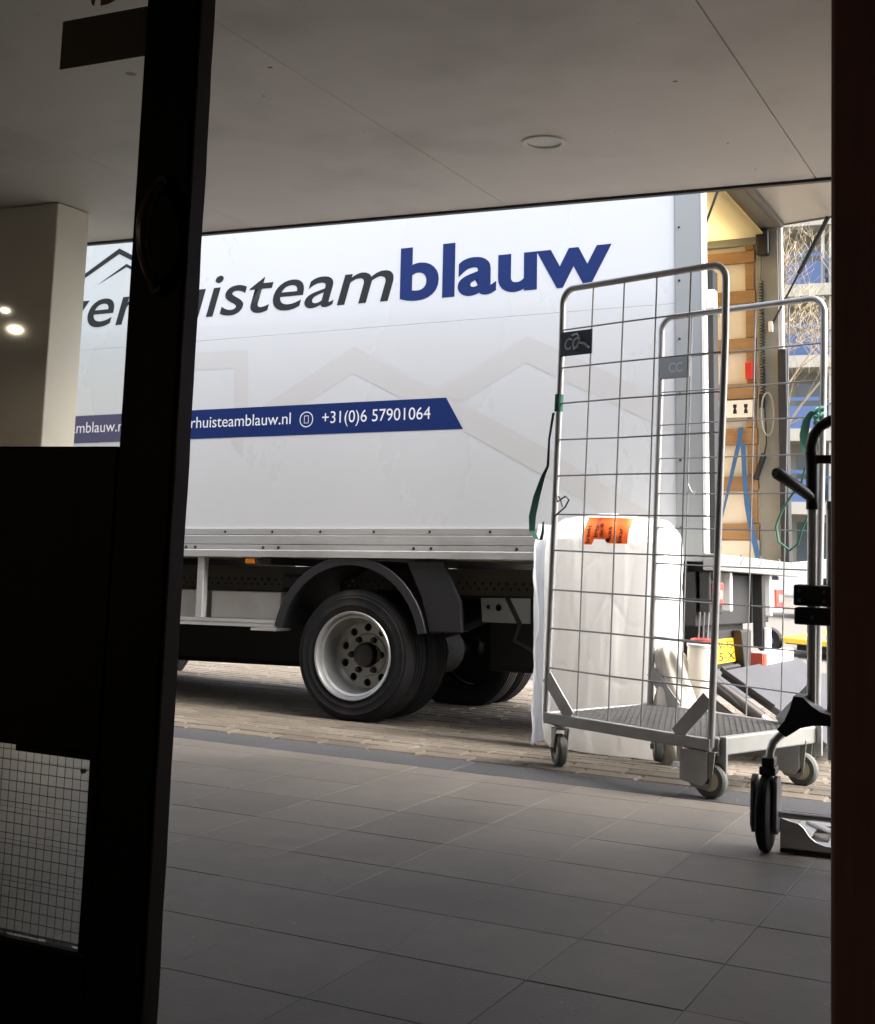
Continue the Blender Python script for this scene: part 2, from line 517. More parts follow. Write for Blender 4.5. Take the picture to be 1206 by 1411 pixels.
# clinker bricks
bp = MB()
for y0, y1 in ((4.515, 4.75), (4.75, 5.75), (5.75, 8.5)):
    z0, z1 = street_z(y0)-0.008, street_z(y1)-0.008
    bp.add([(-9, y0, z0), (6, y0, z0), (6, y1, z1), (-9, y1, z1)], [(0, 1, 2, 3)])
bpo = tag(bp.build('brick_pavement', M['sand']), kind='structure')
BL, BW = 0.215, 0.105
bmesh_ = tile_mesh(BL, BW, h=0.03, bev=0.006, gap=0.007, m=M['brick'], name='brick')
spots = []
for r in range(int((8.4-4.52)/BW)):
    y = 4.52 + BW*(r+0.5)
    for k in range(-45, 30):
        x = (k + 0.5*(r % 2) + 0.13*math.sin(r*1.7))*BL
        if -9 < x < 6:
            spots.append((x, y))
def seen_rank(p):
    x, y = p
    v = Vector((x, y, -0.8))
    d = v.dot(Fw)
    px = v.dot(Rt)/d*1793/603
    return (0 if -0.68 < px < 0.98 else 50) + d
spots.sort(key=seen_rank)
far = MB()
for n_, (x, y) in enumerate(spots):
    sl = math.atan((street_z(y+.02)-street_z(y-.02))/.04)
    z = street_z(y) + rnd.uniform(-0.0015, 0.0015)
    rx, ry, rz = sl + rnd.uniform(-.006, .006), rnd.uniform(-.005, .005), rnd.uniform(-.012, .012)
    if n_ < 300:
        share('brick', bmesh_, bpo, (x, y, z), (rx, ry, rz))
    else:
        mt = Matrix.Translation((x, y, z)) @ Matrix.Rotation(rz, 4, 'Z') @ Matrix.Rotation(rx, 4, 'X')
        far.add([mt @ v.co for v in bmesh_.vertices], [tuple(p.vertices) for p in bmesh_.polygons])
fb = far.build('bricks', M['brick'], bpo)
fb['kind'] = 'stuff'

# strip of dark asphalt behind the truck
ap = MB()
z0 = street_z(9.2)-0.008
ap.add([(-40, 8.9, z0), (40, 8.9, z0), (40, 11.2, z0), (-40, 11.2, z0)], [(0, 1, 2, 3)])
tag(ap.build('asphalt_lane', M['asphalt']), kind='structure')

# ------------------------------------------------------------------ entrance building (dark hall round the camera)
YD = 1.30
bld = thing('entrance_building', 'dark entrance hall building whose open doorway frames the view of the truck', 'building')
for nm_, bx_ in (('hall_wall', (-9.65, -9.5, -7.0, YD, 0, 2.5)), ('hall_wall', (2.05, 2.2, -7.0, YD, 0, 2.5)), ('hall_wall', (-9.5, 2.05, -7.0, -6.85, 0, 2.5)),
                 ('hall_ceiling', (-9.65, 2.2, -7.0, YD, 2.5, 2.65)), ('hall_floor', (-9.65, 2.2, -7.0, 1.38, -0.1, -0.004))):
    MB().box(*bx_).build(nm_, M['hall'], bld)
for x_, y_, rl0, lab_ in ((-7.455, -4.92, 0.016, 'lit hall lamp reflected as the upper spot in the door glass'), (-8.09, -5.69, 0.034, 'lit hall lamp reflected as the lower spot in the door glass')):
    hl_ = thing('hall_lamp', lab_, 'lamp', (x_, y_, 2.5), 0, 'lit lamps on the hall ceiling')
    MB().lathe([(rl0, -0.03), (rl0+0.01, -0.03), (rl0+0.01, 0.0), (rl0, 0.0)], (0, 0, 0), 'z', 24, closed=True).build('housing', M['trim_white'], hl_)
    MB().lathe([(0.0001, -0.028), (rl0-0.001, -0.028)], (0, 0, 0), 'z', 24).build('light_disc', M['lamp_glow'], hl_)
f = MB()
f.box(-9.65, -1.80, YD, YD+0.15, 0, 2.75); f.box(0.0, 3.0, YD, YD+0.15, 0, 2.75); f.box(-1.80, 0.0, YD, YD+0.15, 2.12, 2.75)
f.build('front_wall', M['render'], bld)

# door frame: jambs and head
df = thing('door_frame', 'dark red-brown wooden door frame standing at the right edge of the doorway', 'door frame', (0, YD, 0))
def jamb(nm, x0, x1, y0, y1, z0, z1, parent, m, bev=0.004):
    return MB().box(x0, x1, y0, y1, z0, z1).build(nm, m, parent, bev)
jamb('jamb', -0.207, -0.003, -0.03, 0.10, 0, 2.05, df, M['jamb'])
jamb('stop', -0.2105, -0.190, 0.045, 0.075, 0, 2.04, df, M['jamb'], 0.002)
jamb('head', -1.79, -0.003, -0.028, 0.10, 2.052, 2.115, df, M['jamb'])
jamb('jamb', -1.795, -1.73, -0.03, 0.10, 0, 2.05, df, M['jamb'])

# fixed left leaf
dl = thing('door_leaf', 'black door leaf with clear upper pane and wire glass lower pane at left', 'door', (0, YD, 0))
def stile(x0, x1, z0, z1, y0=-0.03, y1=0.0, nm='stile'):
    return MB().box(x0, x1, y0, y1, z0, z1).build(nm, M['door'], dl, 0.003)
stile(-1.060, -0.9772, 0.02, 2.045)
# closing edge: worn red-brown wood strip, slightly uneven
er = MB()
for k in range(60):
    za, zb = 0.02+k*0.0333, 0.02+(k+1)*0.0333
    e0 = 0.0016*noise.noise(Vector((k*0.45, 0, 0)))
    e1 = 0.0016*noise.noise(Vector(((k+1)*0.45, 0, 0)))
    x0_ = -0.9768
    er.add([(x0_, -0.027, za), (x0_+0.003+e0, -0.027, za), (x0_+0.003+e0, -0.0005, za), (x0_, -0.0005, za), (x0_, -0.027, zb), (x0_+0.003+e1, -0.027, zb), (x0_+0.003+e1, -0.0005, zb), (x0_, -0.0005, zb)],
           [(0, 1, 5, 4), (1, 2, 6, 5), (2, 3, 7, 6)])
er.build('edge_strip', M['door_edge'], dl)
stile(-1.73, -1.64, 0.02, 2.045)
stile(-1.64, -1.0602, 0.530, 0.9035, nm='middle_rail')
stile(-1.64, -1.0602, 0.02, 0.300, nm='bottom_rail')
stile(-1.64, -1.0602, 1.93, 2.045, nm='top_rail')
GK = 1.2895/1.3
def gz(z): return 0.8+(z-0.8)*GK
jamb('glazing_bead', -1.20, -1.0745, -0.022, -0.004, 0.5215, 0.5298, dl, M['door'], 0.001)
jamb('glazing_bead', -1.074, -1.0604, -0.029, -0.004, 0.3004, 0.5298, dl, M['door'], 0.001)
gp = MB().box(-1.64, -1.0604, -0.016, -0.012, 0.904, 1.93).build('glass_pane', M['glass'], dl)
# stickers on the upper pane
MB().box(-1.227*GK, -1.0606, -0.0113, -0.0105, gz(1.4183), gz(1.4862)).build('brown_sticker', M['sticker'], gp)
st = MB()
st.prism([(-1.211, 1.560), (-1.196, 1.560), (-1.178, 1.5028), (-1.1745, 1.5005), (-1.172, 1.5155), (-1.164, 1.518), (-1.163, 1.499), (-1.150, 1.4995), (-1.128, 1.506), (-1.1235, 1.512), (-1.121, 1.560), (-1.100, 1.560), (-1.13, 1.60), (-1.18, 1.60)],
         lambda x, z: (x*GK, -0.0113, gz(z)), lambda x, z: (x*GK, -0.0105, gz(z)))
st.build('red_emblem_sticker', M['red_sticker'], gp)
gw = MB().box(-1.64, -1.0745, -0.018, -0.012, 0.3004, 0.5296).build('wire_glass_pane', M['glass'], dl)
wm = MB()
x = -1.082
while x > -1.64:
    wm.tube([(x, -0.0195, 0.3005), (x+0.0008, -0.0195, 0.41), (x, -0.0195, 0.5295)], 0.00045, 4)
    x -= 0.0127
z = 0.306
while z < 0.528:
    wm.tube([(-1.64, -0.0195, z), (-1.35, -0.0195, z+0.0008), (-1.0745, -0.0195, z)], 0.00045, 4)
    z += 0.0127
wmo = wm.build('wire_mesh', M['wire'], gw)
wmo['kind'] = 'stuff'
MB().lathe([(0.0001, -0.003), (0.003, -0.003), (0.003, 0.001)], (-1.090, -0.020, 0.508), 'y', 10).build('screw', M['black_trim'], dl)
# bow handle
hp = []
for i in range(15):
    t = i/14
    hp.append((-1.012, -0.034-0.034*math.sin(PI*t)**0.7, 1.10+0.130*t))
MB().tube(hp, [0.0065+0.003*math.sin(PI*i/14) for i in range(15)], 10).build('pull_handle', M['handle_wood'], dl, smooth=True)
for z_ in (1.10, 1.230):
    MB().lathe([(0.0001, -0.040), (0.009, -0.040), (0.012, -0.0305)], (-1.012, 0, z_), 'y', 14).build('handle_rose', M['door_edge'], dl, smooth=True)

# unseen side walls, added to keep daylight off the terrace floor
pw_ = MB().box(-4.50, -4.34, 1.452, 3.868, 0.0, 2.085).build('added_shade_wall', M['render'])
tag(pw_, 'unseen plastered side wall added to darken the terrace, behind the cream column', 'wall')
pw_ = MB().box(0.45, 0.62, 1.452, 4.27, 0.0, 2.085).build('added_shade_wall', M['render'])
tag(pw_, 'unseen plastered side wall added to darken the terrace, beyond the right door jamb', 'wall')

# ------------------------------------------------------------------ canopy
HS, YE = 2.093, 4.50
cn = thing('canopy', 'flat off-white canopy with panelled soffit over the terrace floor', 'canopy', (0, 0, 0))
MB().box(-8.0, 3.0, 1.452, YE-0.003, HS+0.012, HS+0.115).build('roof_slab', M['soffit_gap'], cn)
for k in range(-2, 6):
    x1 = -0.782 - 1.156*k
    x0 = x1 - 1.156
    MB().box(x0+0.0013, x1-0.0013, 1.454, YE-0.004, HS+rnd.uniform(0, .0015), HS+0.0115).build('soffit_panel', M['soffit'], cn, 0.0012, seg=1)
MB().box(-8.0, 3.0, YE-0.002, YE+0.022, HS-0.009, HS+0.13).build('edge_trim', M['black_trim'], cn)
MB().box(-8.0, 3.0, 1.452, YE-0.003, HS+0.1155, HS+0.128).build('roof_covering', M['asphalt'], cn)
dlg = thing('ceiling_light', 'round white recessed downlight, unlit, in the canopy soffit', 'ceiling light', (-1.516, 3.801, HS))
MB().lathe([(0.052, 0.004), (0.054, -0.004), (0.062, -0.0065), (0.073, -0.004), (0.074, 0.002)], (0, 0, 0), 'z', 40).build('trim_ring', M['trim_white'], dlg, smooth=True)
MB().lathe([(0.0001, -0.001), (0.05, 0.000), (0.0525, 0.003)], (0, 0, 0), 'z', 40).build('lens', M['lens'], dlg, smooth=True)

# column under the canopy
cl = thing('column', 'cream plastered rectangular column under the canopy at far left', 'column', (-3.617, 3.875, 0))
MB().box(-0.71, 0, 0, 0.187, 0.0, HS-0.002).build('shaft', M['column'], cl, 0.006)
MB().box(-0.716, 0.006, -0.006, 0.193, 0.0, 0.09).build('plinth', M['render'], cl, 0.004)

# ------------------------------------------------------------------ truck
tr = thing('box_truck', 'white removal box truck with blue lettering, rear open, parked beyond the terrace', 'truck')
A = Vector((0.99956301, -0.01100113, 0.02743654)); V = Vector((-0.02716931, 0.02374675, 0.99934875)); NB = V.cross(A)
P0 = Vector((-3.181, 5.675, -0.094))
tr.matrix_world = Matrix(((A.x, NB.x, V.x, P0.x), (A.y, NB.y, V.y, P0.y), (A.z, NB.z, V.z, P0.z), (0, 0, 0, 1)))
def tb(nm, x0, x1, y0, y1, z0, z1, m, bev=0.003, parent=None):
    return MB().box(x0, x1, y0, y1, z0, z1).build(nm, m, parent or tr, bev)
BX0, BX1, W, ZT = -2.75, 1.62, 1.70, 2.85
# side panels with a seam between them
tb('side_panel', BX0, BX1, 0.0, 0.03, 0.946, 1.9655, M['panel'], 0.0006)
tb('side_panel', BX0, BX1, 0.0, 0.03, 1.9660, ZT-0.05, M['panel'], 0.0015)
tb('side_panel', BX0, BX1, W-0.03, W, 0.80, ZT-0.05, M['panel'], 0.0015)
tb('front_panel', BX0-0.03, BX0-0.001, 0.001, W-0.001, 0.80, ZT-0.002, M['panel'], 0.0015)
tb('top_rail', BX0, BX1, -0.004, 0.05, ZT-0.049, ZT+0.01, M['alu'], 0.004)
tb('top_rail', BX0, BX1, W-0.05, W+0.004, ZT-0.049, ZT+0.01, M['alu'], 0.004)
# lower side rail: extruded aluminium profile with rivets
rl = MB()
prof = [(0.0, 0.9455), (-0.010, 0.9455), (-0.010, 0.917), (-0.006, 0.914), (-0.014, 0.909), (-0.014, 0.868), (-0.009, 0.865), (-0.014, 0.862), (-0.014, 0.838), (-0.018, 0.834), (-0.018, 0.802), (0.02, 0.802), (0.02, 0.9455)]
rl.prism(prof, lambda y, z: (BX0, y, z), lambda y, z: (BX1, y, z))
rail = rl.build('side_rail', M['alu'], tr)
for s_ in [-2.6, -2.3, -2.0, -1.7, -1.4, -1.1, -0.805, -0.509, -0.22, 0.09, 0.40, 0.72, 1.02, 1.3]:
    MB().lathe([(0.0001, -0.014), (0.006, -0.0135), (0.008, -0.0095)], (s_, 0, 0.931), 'y', 8).build('rivet', M['chassis'], rail)
for s_ in [-1.05, -0.99, -0.559, -0.465, 0.316, 0.411, 0.86, 0.95, -1.6, -1.5]:
    MB().lathe([(0.0001, -0.0185), (0.007, -0.018), (0.009, -0.0135)], (s_, 0, 0.850), 'y', 8).build('rivet', M['chassis'], rail)
tb('floor', BX0, BX1+0.12, 0.031, W-0.031, 0.803, 0.836, M['ply'], 0.0)
tb('roof', BX0, BX1+0.05, 0.03, W-0.03, 2.695, 2.705, M['roof'], 0.0)
# rear frame
rf = MB()
rf.prism([(BX1+0.001, -0.006), (1.742, -0.006), (1.742, 0.11), (1.70, 0.11), (1.70, 0.05), (BX1+0.001, 0.05)], lambda x, y: (x, y, 0.803), lambda x, y: (x, y, ZT+0.012))
cp = rf.build('corner_post', M['grey_post'], tr, 0.003)
rf = MB()
rf.prism([(BX1+0.001, W+0.006), (1.742, W+0.006), (1.742, W-0.06), (BX1+0.001, W-0.06)], lambda x, y: (x, y, 0.803), lambda x, y: (x, y, ZT+0.012))
rf.build('corner_post', M['zinc'], tr, 0.003)
for z_ in (0.95, 1.25, 1.55, 1.8, 2.07, 2.32, 2.5, 2.7):
    MB().lathe([(0.0001, -0.0115), (0.0045, -0.011), (0.006, -0.0055)], (1.642, 0, z_), 'y', 8).build('screw', M['chassis'], cp)
tb('edge_profile', 1.7425, 1.760, -0.008, 0.04, 0.803, ZT+0.012, M['white_edge'], 0.003)
tb('edge_profile', 1.7425, 1.760, W-0.04, W+0.008, 0.803, ZT+0.012, M['white_edge'], 0.003)
tb('door_buffer', 1.7425, 1.785, 0.042, 0.125, 0.84, 2.12, M['rubber'], 0.004)
tb('door_buffer', 1.745, 1.79, W-0.125, W-0.042, 0.84, 2.02, M['rubber'], 0.004)
tb('catch', 1.761, 1.80, 0.005, 0.06, 1.93, 2.02, M['white_edge'], 0.006)
tb('rear_header', BX1+0.001, 1.7415, 0.051, W-0.061, 2.735, ZT+0.010, M['header'], 0.004)
tb('hinge_strip', 1.7425, 1.776, 0.045, W-0.045, 2.738, 2.80, M['header'], 0.004)
tb('rear_sill', 1.7405, 1.80, -0.01, W+0.06, 0.765, 0.838, M['zinc'], 0.004)
for y_ in (0.42, 0.80, 1.22):
    MB().tube([(1.803, y_, 0.80), (1.815, y_+0.01, 0.835), (1.80, y_+0.03, 0.848), (1.79, y_+0.045, 0.838)], 0.003, 6).build('tie_ring', M['steel_plate'], tr)
# raised rear flap
fl_ = MB().box(0, 1.35, 0.01, W-0.01, 0, 0.028).build('rear_flap', M['flap'], tr, 0.004)
fl_.location = (1.762, 0, 2.768)
fl_.rotation_euler = (0, -math.radians(3.4), 0)
tag(fl_, 'raised white rear flap')
MB().box(0.0, 1.35, 0.0, 0.009, -0.008, 0.034).build('flap_edge', M['zinc'], fl_)
MB().box(0.0, 1.35, W-0.009, W, -0.008, 0.034).build('flap_edge', M['zinc'], fl_)
def strut(p, q):
    p, q = Vector(p), Vector(q)
    mid = p.lerp(q, 0.48)
    g_ = MB().tube([mid, q], 0.013, 10).build('gas_strut', M['black_plastic'], tr, smooth=True)
    MB().tube([p, mid], 0.006, 8).build('rod', M['chassis'], g_, smooth=True)
    MB().box(p.x-0.012, p.x+0.012, p.y-0.012, p.y+0.012, p.z-0.03, p.z+0.03).build('bracket', M['white_edge'], g_, 0.003)
strut((1.700, W-0.075, 2.160), (2.03, W-0.075, 2.765))
strut((1.735, 0.085, 2.330), (1.90, 0.085, 2.760))

# interior: far wall with battens
Yw = 1.668
tb('inner_wall', BX0, BX1, Yw-0.004, Yw+0.001, 0.837, 2.69, M['ply'], 0.0)
tb('inner_wall', BX0, BX1, 0.032, 0.036, 0.837, 2.69, M['ply'], 0.0)
tb('inner_wall', BX0+0.001, BX0+0.006, 0.037, Yw-0.006, 0.837, 2.69, M['ply'], 0.0)
for za, zb in ((2.548, 2.618), (2.310, 2.385), (2.028, 2.108), (1.757, 1.846), (1.497, 1.592), (1.237, 1.319), (0.964, 1.053)):
    tb('batten', BX0+0.1, 1.612, Yw-0.028, Yw-0.005, za, zb, M['batten'], 0.003)
    tb('batten', BX0+0.1, 1.60, 0.037, 0.058, za, zb, M['batten'], 0.003)
for xa in (1.555, 0.75, -0.1, -0.95, -1.8):
    for za, zb in ((2.622, 2.68), (2.389, 2.544), (2.112, 2.306), (1.85, 2.024), (1.596, 1.753), (1.323, 1.493), (1.057, 1.233)):
        tb('upright', xa, xa+0.05, Yw-0.024, Yw-0.005, za, zb, M['batten'], 0.002)
tb('kick_board', BX0+0.1, 1.612, Yw-0.020, Yw-0.005, 0.838, 0.961, M['ply'], 0.003)
tb('cornice', BX0, BX1, Yw-0.03, Yw, 2.690-0.04, 2.694, M['zinc'], 0.003)
# cargo rail with key slots
slots = []
xx = -1.0
while xx < 1.56:
    slots.append([(xx, 1.672), (xx+0.022, 1.672), (xx+0.022, 1.690), (xx+0.017, 1.700), (xx+0.022, 1.710), (xx+0.022, 1.726), (xx, 1.726), (xx, 1.710), (xx+0.005, 1.700), (xx, 1.690)])
    xx += 0.062
cr = MB()
cr.plate([(-1.05, 1.650), (1.60, 1.650), (1.60, 1.748), (-1.05, 1.748)], slots, lambda x, z: (x, Yw-0.046, z), lambda x, z: (x, Yw-0.042, z))
cro = cr.build('cargo_rail', M['white_edge'], tr)
MB().box(-1.05, 1.60, Yw-0.041, Yw-0.030, 1.651, 1.747).build('rail_back', M['chassis'], cro)
# door motor with coiled control cable
MB().box(1.628, 1.70, Yw-0.075, Yw-0.005, 2.575, 2.725).build('cable_reel', M['black_plastic'], tr, 0.012)
cc = [(1.655, Yw-0.05, 2.575), (1.655, Yw-0.05, 2.50), (1.650, Yw-0.05, 2.43)]
for i in range(260):
    t = i/259
    cc.append((1.652+0.012*math.cos(i*0.9), Yw-0.05+0.012*math.sin(i*0.9), 2.42-0.64*t))
cc += [(1.655, Yw-0.05, 1.74), (1.665, Yw-0.055, 1.62), (1.668, Yw-0.055, 1.50), (1.655, Yw-0.055, 1.44)]
cbl = MB().tube(cc, 0.004, 5).build('control_cable', M['black_plastic'], tr, smooth=True)
MB().bar((1.655, Yw-0.055, 1.44), (1.603, Yw-0.055, 1.295), 0.034, 0.026).build('hand_control', M['black_plastic'], cbl, 0.006)
MB().box(1.555, 1.60, Yw-0.06, Yw-0.03, 1.865, 1.965).build('emergency_box', M['red_paint'], tr, 0.006)
MB().box(1.628, 1.66, Yw-0.05, Yw-0.03, 1.70, 1.78).build('socket', M['black_plastic'], tr, 0.006)
lp = [(1.68+0.035*math.sin(2*PI*i/20), Yw-0.07-0.004*math.cos(i), 1.70+0.12*math.cos(2*PI*i/20)-0.04) for i in range(21)]
MB().tube(lp, 0.005, 6).build('grey_cord_loop', M['steel_plate'], tr, smooth=True)

# print on the side
def on_side(d):
    return lambda x, z: (x, -d, z)
def flat(nm, polys, m, d, label=None):
    q = MB()
    for poly in polys:
        tri = tessellate_polygon([[Vector((x, z, 0)) for x, z in poly]])
        q.add([(x, -d, z) for x, z in poly], [tuple(t) for t in tri])
    o = q.build(nm, m, tr)
    for p in o.data.polygons:
        if p.normal.y > 0:
            p.flip()
    if label: o['label'] = label
    return o
flat('house_watermark', [
    [(-1.046, 1.902), (-0.717, 1.899), (-0.70, 1.585), (-0.785, 1.585), (-0.793, 1.801), (-1.02, 1.805), (-1.4, 1.81), (-1.4, 1.906)],
    [(-0.72, 1.43), (-0.72, 1.33), (-0.80, 1.40), (-0.80, 1.43)],
    [(-0.62, 1.584), (-0.06, 1.874), (0.411, 1.625), (0.49, 1.584), (0.237, 1.584), (-0.064, 1.735), (-0.36, 1.584)],
    [(0.4111, 1.6252), (0.897, 1.863), (1.248, 1.692), (1.6, 1.517), (1.6, 1.383), (1.387, 1.485), (0.888, 1.735), (0.55, 1.558), (0.50, 1.58)],
    [(0.55, 1.557), (1.027, 1.307), (1.15, 1.222), (1.444, 1.05), (1.6, 0.975), (1.6, 0.95), (1.39, 0.95), (0.987, 1.190), (0.57, 1.415), (0.565, 1.43), (0.50, 1.575)],
], M['watermark'], 0.0006, 'faint grey house outlines printed on the side')
flat('banner', [[(-2.70, 1.430), (0.563, 1.428), (0.469, 1.586), (-2.70, 1.586)]], M['blue'], 0.0012, 'dark blue stripe with slanted right end')
text_mesh('lettering', 'verhuisteam', M['ink'], on_side(0.0012), -2.035, 0.158, 0.345, 0.22, 0.005, tr, 2.099)['label'] = 'dark grey italic word verhuisteam'
text_mesh('lettering', 'blauw', M['blue'], on_side(0.0012), 0.196, 1.318, 0.372, 0.0, 0.028, tr, 2.099)['label'] = 'bold blue word blauw'
flat('house_emblem', [
    [(-1.860, 2.430), (-1.638, 2.545), (-1.44, 2.445), (-1.44, 2.415), (-1.637, 2.512), (-1.860, 2.402), (-1.95, 2.357), (-1.95, 2.385)],
    [(-1.787, 2.342), (-1.579, 2.449), (-1.44, 2.380), (-1.44, 2.36), (-1.578, 2.430)],
], M['ink'], 0.0012, 'dark grey roof outline above the lettering')
text_mesh('contact_text', 'info@verhuisteamblauw.nl', M['print_white'], on_side(0.0020), -2.475, -1.515, 0.088, 0, 0, tr, 1.488)
text_mesh('contact_text', 'verhuisteamblauw.nl', M['print_white'], on_side(0.0020), -1.155, -0.429, 0.088, 0, 0, tr, 1.488)
text_mesh('contact_text', '+31(0)6 57901064', M['print_white'], on_side(0.0020), -0.238, 0.385, 0.088, 0, 0, tr, 1.484)
ic = MB()
def ring(cx, cz, ro, ri, d=0.0020, n=28):
    vs, fs = [], []
    for k in range(n):
        c_, s_ = math.cos(2*PI*k/n), math.sin(2*PI*k/n)
        vs += [(cx+ro*c_, -d, cz+ro*s_), (cx+ri*c_, -d, cz+ri*s_)]
    for k in range(n):
        j = (k+1) % n
        fs.append((2*k, 2*k+1, 2*j+1, 2*j))
    ic.add(vs, fs)
ring(-0.333, 1.508, 0.041, 0.036)
ic.add([(-0.347, -0.002, 1.488), (-0.319, -0.002, 1.488), (-0.319, -0.002, 1.491), (-0.347, -0.002, 1.491)], [(0, 1, 2, 3)])
ic.add([(-0.347, -0.002, 1.525), (-0.319, -0.002, 1.525), (-0.319, -0.002, 1.528), (-0.347, -0.002, 1.528)], [(0, 1, 2, 3)])
ic.add([(-0.347, -0.002, 1.4915), (-0.344, -0.002, 1.4915), (-0.344, -0.002, 1.5245), (-0.347, -0.002, 1.5245)], [(0, 1, 2, 3)])
ic.add([(-0.322, -0.002, 1.4915), (-0.319, -0.002, 1.4915), (-0.319, -0.002, 1.5245), (-0.322, -0.002, 1.5245)], [(0, 1, 2, 3)])
ic.build('contact_icon', M['print_white'], tr)
ic = MB()
ring(-1.28, 1.508, 0.041, 0.036); ring(-1.28, 1.508, 0.018, 0.015)
ic.build('contact_icon', M['print_white'], tr)

# chassis
holes = []
xx = -2.5
while xx < 1.5:
    if not (-0.62 < xx < -0.40):
        holes.append(circ(xx, 0.690, 0.009, 8))
        holes.append(circ(xx+0.021, 0.663, 0.008, 8))
    xx += 0.045
ch = MB()
ch.plate([(-3.9, 0.628), (1.70, 0.628), (1.70, 0.762), (-3.9, 0.762)], holes, lambda x, z: (x, 0.46, z), lambda x, z: (x, 0.466, z))
ch.build('chassis_rail', mat('chassis_paint', (0.085, 0.075, 0.06), 0.6, var=0.3), tr)
tb('chassis_rail', -3.9, 1.70, 1.20, 1.26, 0.60, 0.762, M['chassis'], 0.002)
cm = MB()
for s_ in (-2.4, -1.5, -0.6, 0.3, 1.0, 1.6):
    cm.box(s_, s_+0.06, 0.03, W-0.03, 0.763, 0.801)
cm.build('cross_member', M['chassis'], tr)
tb('battery_box', -1.40, -1.02, 0.14, 0.44, 0.47, 0.625, M['toolbox'], 0.008)
tb('tool_box', -0.955, -0.515, 0.10, 0.42, 0.478, 0.622, M['toolbox'], 0.008)
tb('air_tank', -0.62, -0.46, 0.25, 0.45, 0.63, 0.72, M['chassis'], 0.02)
tb('fuel_tank', -2.2, -1.5, 0.10, 0.50, 0.40, 0.70, M['chassis'], 0.03)
axle = MB().lathe([(0.05, 0.15), (0.05, 0.7), (0.13, 0.78), (0.13, 0.98), (0.05, 1.06), (0.05, 1.6)], (0, 0, 0.325), 'y', 16)
axle.build('axle', M['rubber'], tr, smooth=True)
for y_ in (0.42, 1.28):
    MB().tube([(-0.65, y_, 0.55), (-0.3, y_, 0.44), (0, y_, 0.40), (0.3, y_, 0.44), (0.62, y_, 0.56)], 0.03, 6).build('leaf_spring', M['chassis'], tr)
b_ = MB().plate([(0.545, 0.50), (0.80, 0.50), (0.80, 0.622), (0.535, 0.618)], [circ(0.575, 0.575, 0.012, 10), circ(0.63, 0.573, 0.018, 12)], lambda x, z: (x, 0.30, z), lambda x, z: (x, 0.308, z))
b_.build('hanger_plate', M['steel_plate'], tr)
tb('lift_cylinder_mount', 0.85, 1.10, 0.28, 0.34, 0.50, 0.60, M['steel_plate'], 0.01)
hs_ = MB()
hs_.tube([(0.70, 0.25, 0.62), (0.78, 0.22, 0.5), (0.74, 0.25, 0.42), (0.85, 0.3, 0.36)], 0.012, 6)
hs_.tube([(0.95, 0.25, 0.6), (0.98, 0.22, 0.48), (0.92, 0.24, 0.40)], 0.010, 6)
hs_.build('hydraulic_hose', M['black_plastic'], tr, smooth=True)
tb('underbody_blocker', -2.1, -0.50, 1.02, 1.45, 0.18, 0.60, M['chassis'], 0.03)  # added dark box, blocks the bright street showing beneath the truck
tb('rear_underbody_blocker', 0.42, 1.35, 0.62, 1.15, 0.24, 0.62, M['chassis'], 0.03)  # another added box, keeps the underside behind the wheel dark
# side guard
sg = MB().prism([(0.0, 0.445), (0.0, 0.459), (0.006, 0.4595), (0.006, 0.466), (0.0, 0.467), (0.0, 0.482), (0.03, 0.482), (0.03, 0.445)], lambda y, z: (-2.3, y, z), lambda y, z: (-0.473, y, z)).build('side_guard', M['alu'], tr)
MB().box(-0.985, -0.945, 0.006, 0.05, 0.483, 0.80).build('guard_post', M['alu'], sg, 0.003)
MB().box(-1.95, -1.91, 0.006, 0.05, 0.483, 0.80).build('guard_post', M['alu'], sg, 0.003)
MB().box(-0.66, -0.50, 0.05, 0.18, 0.425, 0.438).build('guard_step', M['white_edge'], sg)
lmp = tb('marker_lamp', -0.672, -0.615, -0.012, 0.018, 0.766, 0.795, M['amber'], 0.006)
# mudguard: arched band with rolled lip, and flap
mg = MB()
def band(cx, cz, r0, r1, a0, a1, y0, y1, n=22):
    vs, fs = [], []
    for i in range(n+1):
        a = a0+(a1-a0)*i/n
        c_, s_ = math.cos(a), math.sin(a)
        for r, y in ((r0, y0), (r1, y0), (r1, y1), (r0, y1)):
            vs.append((cx+r*c_, y, cz+r*s_))
    for i in range(n):
        for k in range(4):
            k2 = (k+1) % 4
            fs.append((i*4+k, i*4+k2, (i+1)*4+k2, (i+1)*4+k))
    fs += [(0, 1, 2, 3), (n*4+3, n*4+2, n*4+1, n*4)]
    mg.add(vs, fs)
band(-0.045, 0.370, 0.412, 0.424, math.radians(10), math.radians(169), 0.005, 0.52)
band(-0.045, 0.370, 0.395, 0.440, math.radians(10), math.radians(169), -0.010, 0.006)
mg.build('mudguard', M['mud'], tr, 0.003, smooth=True)
mf = MB().prism([(0.392, 0.455), (0.565, 0.455), (0.555, 0.60), (0.46, 0.79), (0.26, 0.79), (0.345, 0.62)], lambda x, z: (x, 0.02, z), lambda x, z: (x, 0.05, z))
mf.build('mud_flap', M['mud'], tr, 0.004)

